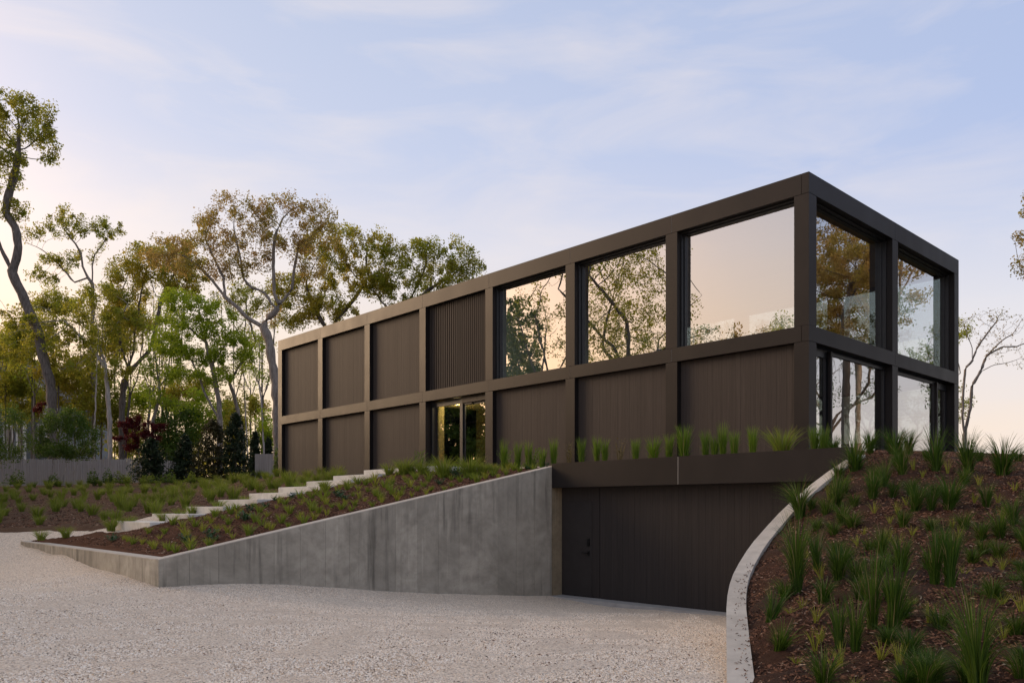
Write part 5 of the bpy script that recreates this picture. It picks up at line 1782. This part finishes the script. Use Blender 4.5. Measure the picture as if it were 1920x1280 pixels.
for _ in range(400):
    if len(MP) > 150:
        break
    zx, zy = _r.uniform(480, 1700), _r.uniform(130, 700) if _r.uniform() < 0.75 else _r.uniform(700, 1300)
    left = np.interp(zy, [100, 200, 400, 600, 800, 1300], [760, 640, 470, 300, 210, 240])
    if zx < left or min(abs(zx - q[0]) / 70 + abs(zy - q[1]) / 60 for q in MP) < 1.0:
        continue
    sc_ = np.interp(zy, [100, 1300], [0.75, 1.6])
    MP.append((zx, zy, 95 * sc_ * _r.uniform(0.7, 1.2), 66 * sc_ * _r.uniform(0.8, 1.2), "m" if _r.uniform() < 0.7 else "y"))
for _ in range(200):
    zx, zy = _r.uniform(1560, 2500), _r.uniform(220, 1250)
    if min(abs(zx - q[0]) / 90 + abs(zy - q[1]) / 80 for q in MP) > 1.1:
        sc_ = np.interp(zy, [100, 1300], [0.8, 1.7])
        MP.append((zx, zy, 130 * sc_ * _r.uniform(0.7, 1.2), 70 * sc_, "m" if _r.uniform() < 0.75 else "y"))
hits = []
for (zx, zy, hz_, wz_, kd) in MP:
    px, py = 1340 + zx / 2.667, 800 + zy / 2.667
    p = ray_hit(px, py, mz, 4.4, 16.5)
    hits.append((px, py, p, hz_ / 2.667 / F * p[1], wz_ / 2.667 / F * p[1], kd))
# name each by what it is and by its row up the mound and its order across
rows = {}
for h_ in hits:
    key = (KL[h_[5]][0], min(5, int((1330 - h_[1]) / 85)))
    rows.setdefault(key, []).append(h_)
RN = ["at the mound foot", "low on the mound", "below the mound middle", "above the mound middle", "high on the mound", "along the mound top"]
for (kn, ri), hs in rows.items():
    hs.sort(key=lambda h_: h_[0])
    for j, (px, py, p, H_, W_, kd) in enumerate(hs):
        _, ms, h0, grp = KL[kd]
        lab = f"{kn} {RN[ri]}" if len(hs) == 1 else f"{kn} {RN[ri]}, {ordinal(j + 1)} from the left"
        s = {"m": W_ / 0.36, "t": W_ / 0.25, "a": W_ / 0.50, "A": W_ / 0.80, "l": W_ / 0.26, "y": W_ / 0.34, "b": W_ / 0.5, "d": W_ / 0.55}[kd]
        lean = (random.uniform(-.12, .12), random.uniform(-.12, .12)) if kd != "l" else (0.1, -0.42)
        cat = {"y": "sprig", "b": "sprig", "d": "sprig"}.get(kd, "grass clump")
        plant(ms, "grass_clump" if cat == "grass clump" else "sprig", p, lab, grp, max(0.5, s), H_ / h0 * ((1.25 if py < 905 else 1.05) if kd in "mta" else 1.0), cat, lean)

# left bed: tufts in loose rows (Poisson scatter), and the planted slope right of the steps
def scatter(zf, poly, dist, seed, x0, x1, y0, y1, pxr=None, tries=9000, avoid=None):
    r = np.random.default_rng(seed)
    pts = []
    cand = np.stack([r.uniform(x0, x1, tries), r.uniform(y0, y1, tries)], 1)
    sd = poly_sd(cand, poly)
    for c in cand[sd < -0.3]:
        px = CX + c[0] / c[1] * F
        if pxr and not (pxr[0] < px < pxr[1]):
            continue
        if pts and np.min(np.linalg.norm(np.array(pts) - c, axis=1)) < dist:
            continue
        if avoid and avoid(c):
            continue
        pts.append(c)
    P_ = np.array(pts)
    return np.column_stack([P_, zf(P_)])


def on_steps(c, m=0.15):
    for k in range(ST_N + 1):
        d = c - st_p(k)
        u_, v_ = d @ (-SD), d @ WD
        if -0.25 - m < u_ < 2.2 + m + (1.2 if k == ST_N else 0) and -m < v_ < 0.8 + m:
            return True
    return False


def row_labels(pts, what, where, rows_, edges=None):
    """label by rows up the slope and order across, as they read in the photo"""
    py = HY - (pts[:, 2] - CZ) / pts[:, 1] * F
    px = CX + pts[:, 0] / pts[:, 1] * F
    q = np.argsort(-py)
    labs = [None] * len(pts)
    per = math.ceil(len(pts) / rows_)
    for ri in range(rows_):
        idx = q[ri * per:(ri + 1) * per]
        idx = idx[np.argsort(px[idx])]
        for j, i in enumerate(idx):
            labs[i] = f"{what}, {ordinal(j + 1)} from the left in the {ordinal(ri + 1)} row up {where}"
    return labs


bp = scatter(bz, bed_poly, 1.12, 5, -34, 0, 19, 46, (-20, 640), avoid=on_steps)
for p, lab in zip(bp, row_labels(bp, "domed grass tuft", "the left bed", 10)):
    plant(TUFT, "grass_tuft", p, lab, "grass tufts in the bed left of the steps", (q_ := random.uniform(0.62, 1.0)), q_ * random.uniform(1.1, 1.5), cat="grass tuft")
# tufts along the right ends of the steps and against the house
edge = [(330, 972, 60), (205, 985, 40), (555, 940, 50), (640, 922, 60), (815, 895, 80), (900, 880, 50), (960, 862, 80), (1090, 838, 40), (1225, 808, 55), (1350, 780, 70), (1500, 748, 60), (1620, 735, 60), (1655, 678, 62), (1530, 680, 50)]
ep = []
for zx, zy, hh in edge:
    px, py = zx / 2.667, 640 + zy / 2.667
    p = ray_hit(px, py + 2, lambda q: np.maximum(wz(q), bz(q) - 9) if px > 100 else bz(q), 15.5, 30)
    ep.append(p)
ep2 = []
for px, Ypx, hh in [(757, 0, 1.1), (792, 0, 0.9), (832, 0, 1.35), (880, 0, 1.3), (905, 0, 0.8), (730, 0, 0.8), (770, 0, 0.7), (925, 0, 0.7)]:
    p = ray_hit(px, 888 + (px % 7), wz, 17, 24)
    ep2.append((p, hh))
for i, p in enumerate(sorted(ep, key=lambda a: a[0] / a[1])):
    plant(TUFT, "grass_tuft", p, f"spiky grass tuft spilling over the steps, {ordinal(i + 1)} from the left", "tufts beside the steps", random.uniform(0.6, 0.8), cat="grass tuft")
for i, (p, s) in enumerate(sorted(ep2, key=lambda a: a[0][0] / a[0][1])):
    plant(TUFT, "grass_tuft", p, f"lush grass tuft in front of the entrance glazing, {ordinal(i + 1)} from the left", "tufts before the entrance", s, cat="grass tuft")
for i, px in enumerate((787, 948, 1000)):
    p = ray_hit(px, 884 if px < 900 else 872, wz, 16, 25)
    plant([DRK[0]], "leafy_plant", p, ["dark leafy plant by the left jamb of the entrance", "leafy plant right of the entrance", "small leafy plant near the fascia end"][i], None, 0.9, 2.2, "plant")
front_poly = [W_TIP + (0.35, 0.15), W_COR + (0.05, 0.2), W_END + (-0.15, 0.15), hl(-4.2, -3.4), hl(-9, -3.4), st_p(8) + STEP_W * 1.0, st_p(0) + STEP_W * 1.05, st_p(0) + (-.4, -.6)]
sp = scatter(wz, front_poly, 0.29, 6, -13, 1.5, 13, 24, (60, 1030), tries=16000, avoid=lambda c: on_steps(c, 0.0))
labs = row_labels(sp, "small leafy sprig", "the mulch slope", 20)
r = np.random.default_rng(8)
for p, lab in zip(sp, labs):
    u_ = r.uniform()
    if u_ < 0.10:
        plant(ROS, "leafy_sprig", p, lab.replace("small leafy sprig", "blue-green rosette"), "sprigs on the mulch slope", r.uniform(0.7, 1.1), cat="sprig")
    else:
        plant(SPR, "leafy_sprig", p, lab, "sprigs on the mulch slope", r.uniform(0.5, 1.0), cat="sprig")


# ------------------------------------------------------------------ loose bark chips and pebbles
def bits(name, zf, pts, sz, seed, mat, flat=True, kind="stuff"):
    r = np.random.default_rng(seed)
    n = len(pts)
    z = zf(pts)
    C = np.column_stack([pts, z])
    a = r.uniform(0, 6.28, n)
    if flat:      # slivers of bark: bent four-sided flakes with some thickness
        L_ = sz * r.uniform(0.5, 1.6, n)
        W_ = L_ * r.uniform(0.16, 0.4, n)
        u = np.column_stack([np.cos(a), np.sin(a), r.normal(0, 0.35, n)])
        v = np.column_stack([-np.sin(a), np.cos(a), r.normal(0, 0.35, n)])
        top = C + np.column_stack([np.zeros(n), np.zeros(n), sz * 0.22 * np.ones(n)])
        V = np.stack([C - u * L_[:, None] * .5, C + v * W_[:, None] * .5, C + u * L_[:, None] * .5, C - v * W_[:, None] * .5, top], 1) + np.array([0, 0, 0.006])
        i = np.arange(n)[:, None] * 5
        f = np.array([[0, 1, 4], [1, 2, 4], [2, 3, 4], [3, 0, 4]])
    else:         # pebbles: squashed stones bedded in the gravel sheet
        s = sz * r.uniform(0.5, 1.35, n)[:, None]
        u = np.column_stack([np.cos(a), np.sin(a), np.zeros(n)]) * s
        v = np.column_stack([-np.sin(a), np.cos(a), np.zeros(n)]) * s * r.uniform(0.6, 0.95, n)[:, None]
        w = np.column_stack([r.normal(0, .12, n), r.normal(0, .12, n), np.ones(n)]) * s * r.uniform(0.5, 0.85, n)[:, None]
        V = np.stack([C + u, C + v, C - u, C - v, C + w], 1) + np.array([0, 0, sz * 0.05])
        i = np.arange(n)[:, None] * 5
        f = np.array([[0, 1, 4], [1, 2, 4], [2, 3, 4], [3, 0, 4]])
    q = (i[:, :, None] + f[None]).reshape(-1, 3)
    o = link(name, np_mesh(name, V.reshape(-1, 3), q.ravel(), np.full(len(q), 3), not flat, mat))
    o["kind"] = kind
    return o


def pts_in(poly, n, x0, x1, y0, y1, seed, pxr, inset=0.02, bias=1.0):
    r = np.random.default_rng(seed)
    yy = y0 + (y1 - y0) * r.uniform(0, 1, n) ** bias
    c = np.stack([r.uniform(x0, x1, n), yy], 1)
    px = CX + c[:, 0] / c[:, 1] * F
    c = c[(px > pxr[0]) & (px < pxr[1])]
    return c[poly_sd(c, poly) < -inset] if poly is not None else c


bits("mulch", mz, pts_in(mound_poly, 190000, 1.5, 16, 4.6, 15, 41, (1340, 2500), 0.12, 1.15), 0.042, 42, M["chip"])
o = bits("mulch", wz, pts_in(wedge_poly, 110000, -12.5, 4, 12, 24, 43, (0, 1060), 0.28), 0.05, 44, M["chip"])
bits("mulch", bz, pts_in(bed_poly, 60000, -24, 0, 18, 40, 45, (-40, 640), 0.2, 1.3), 0.07, 46, M["chip"])
gpts = pts_in(None, 330000, -11, 3.4, 5.2, 15.5, 47, (-60, 1364), 0.0, 1.5)
d_w = poly_sd(gpts, [W_COR, W_END, W_END + (6, 4), W_END + (0, 8), W_TIP + (3, 4), W_TIP])
gpts = gpts[d_w > 0.02]
gpts = gpts[(gpts - CORNER) @ WD < FAS_Y - 0.09]
bits("gravel", gz, gpts, 0.0098, 48, M["pebble"], False)
# bark flecks blown onto the curved wall top and the gravel beside it
r = np.random.default_rng(61)
ws_ = r.uniform(9, 18.9, 170)
i0 = np.floor(ws_).astype(int)
fr = (ws_ - i0)[:, None]
pw = RW[i0, :2] * (1 - fr) + RW[np.minimum(i0 + 1, 19), :2] * fr + RW_N[i0] * (RW_W * r.uniform(0.05, 1, 170) ** 0.5)[:, None]
zw = RW[i0, 2] * (1 - fr[:, 0]) + RW[np.minimum(i0 + 1, 19), 2] * fr[:, 0]
bits("mulch", lambda q: zw, pw, 0.03, 62, M["chip"])
lp2 = np.column_stack([r.normal(0.6, 1.1, 420), r.uniform(5.6, 12.0, 420)])
lp2 = lp2[(lp2[:, 0] / lp2[:, 1] * F + CX) < 1356]
lp2 = np.concatenate([lp2, np.column_stack([r.uniform(-8, 1, 260), r.uniform(6.5, 13, 260)])])
bits("litter", gz, lp2, 0.032, 63, M["chip"])
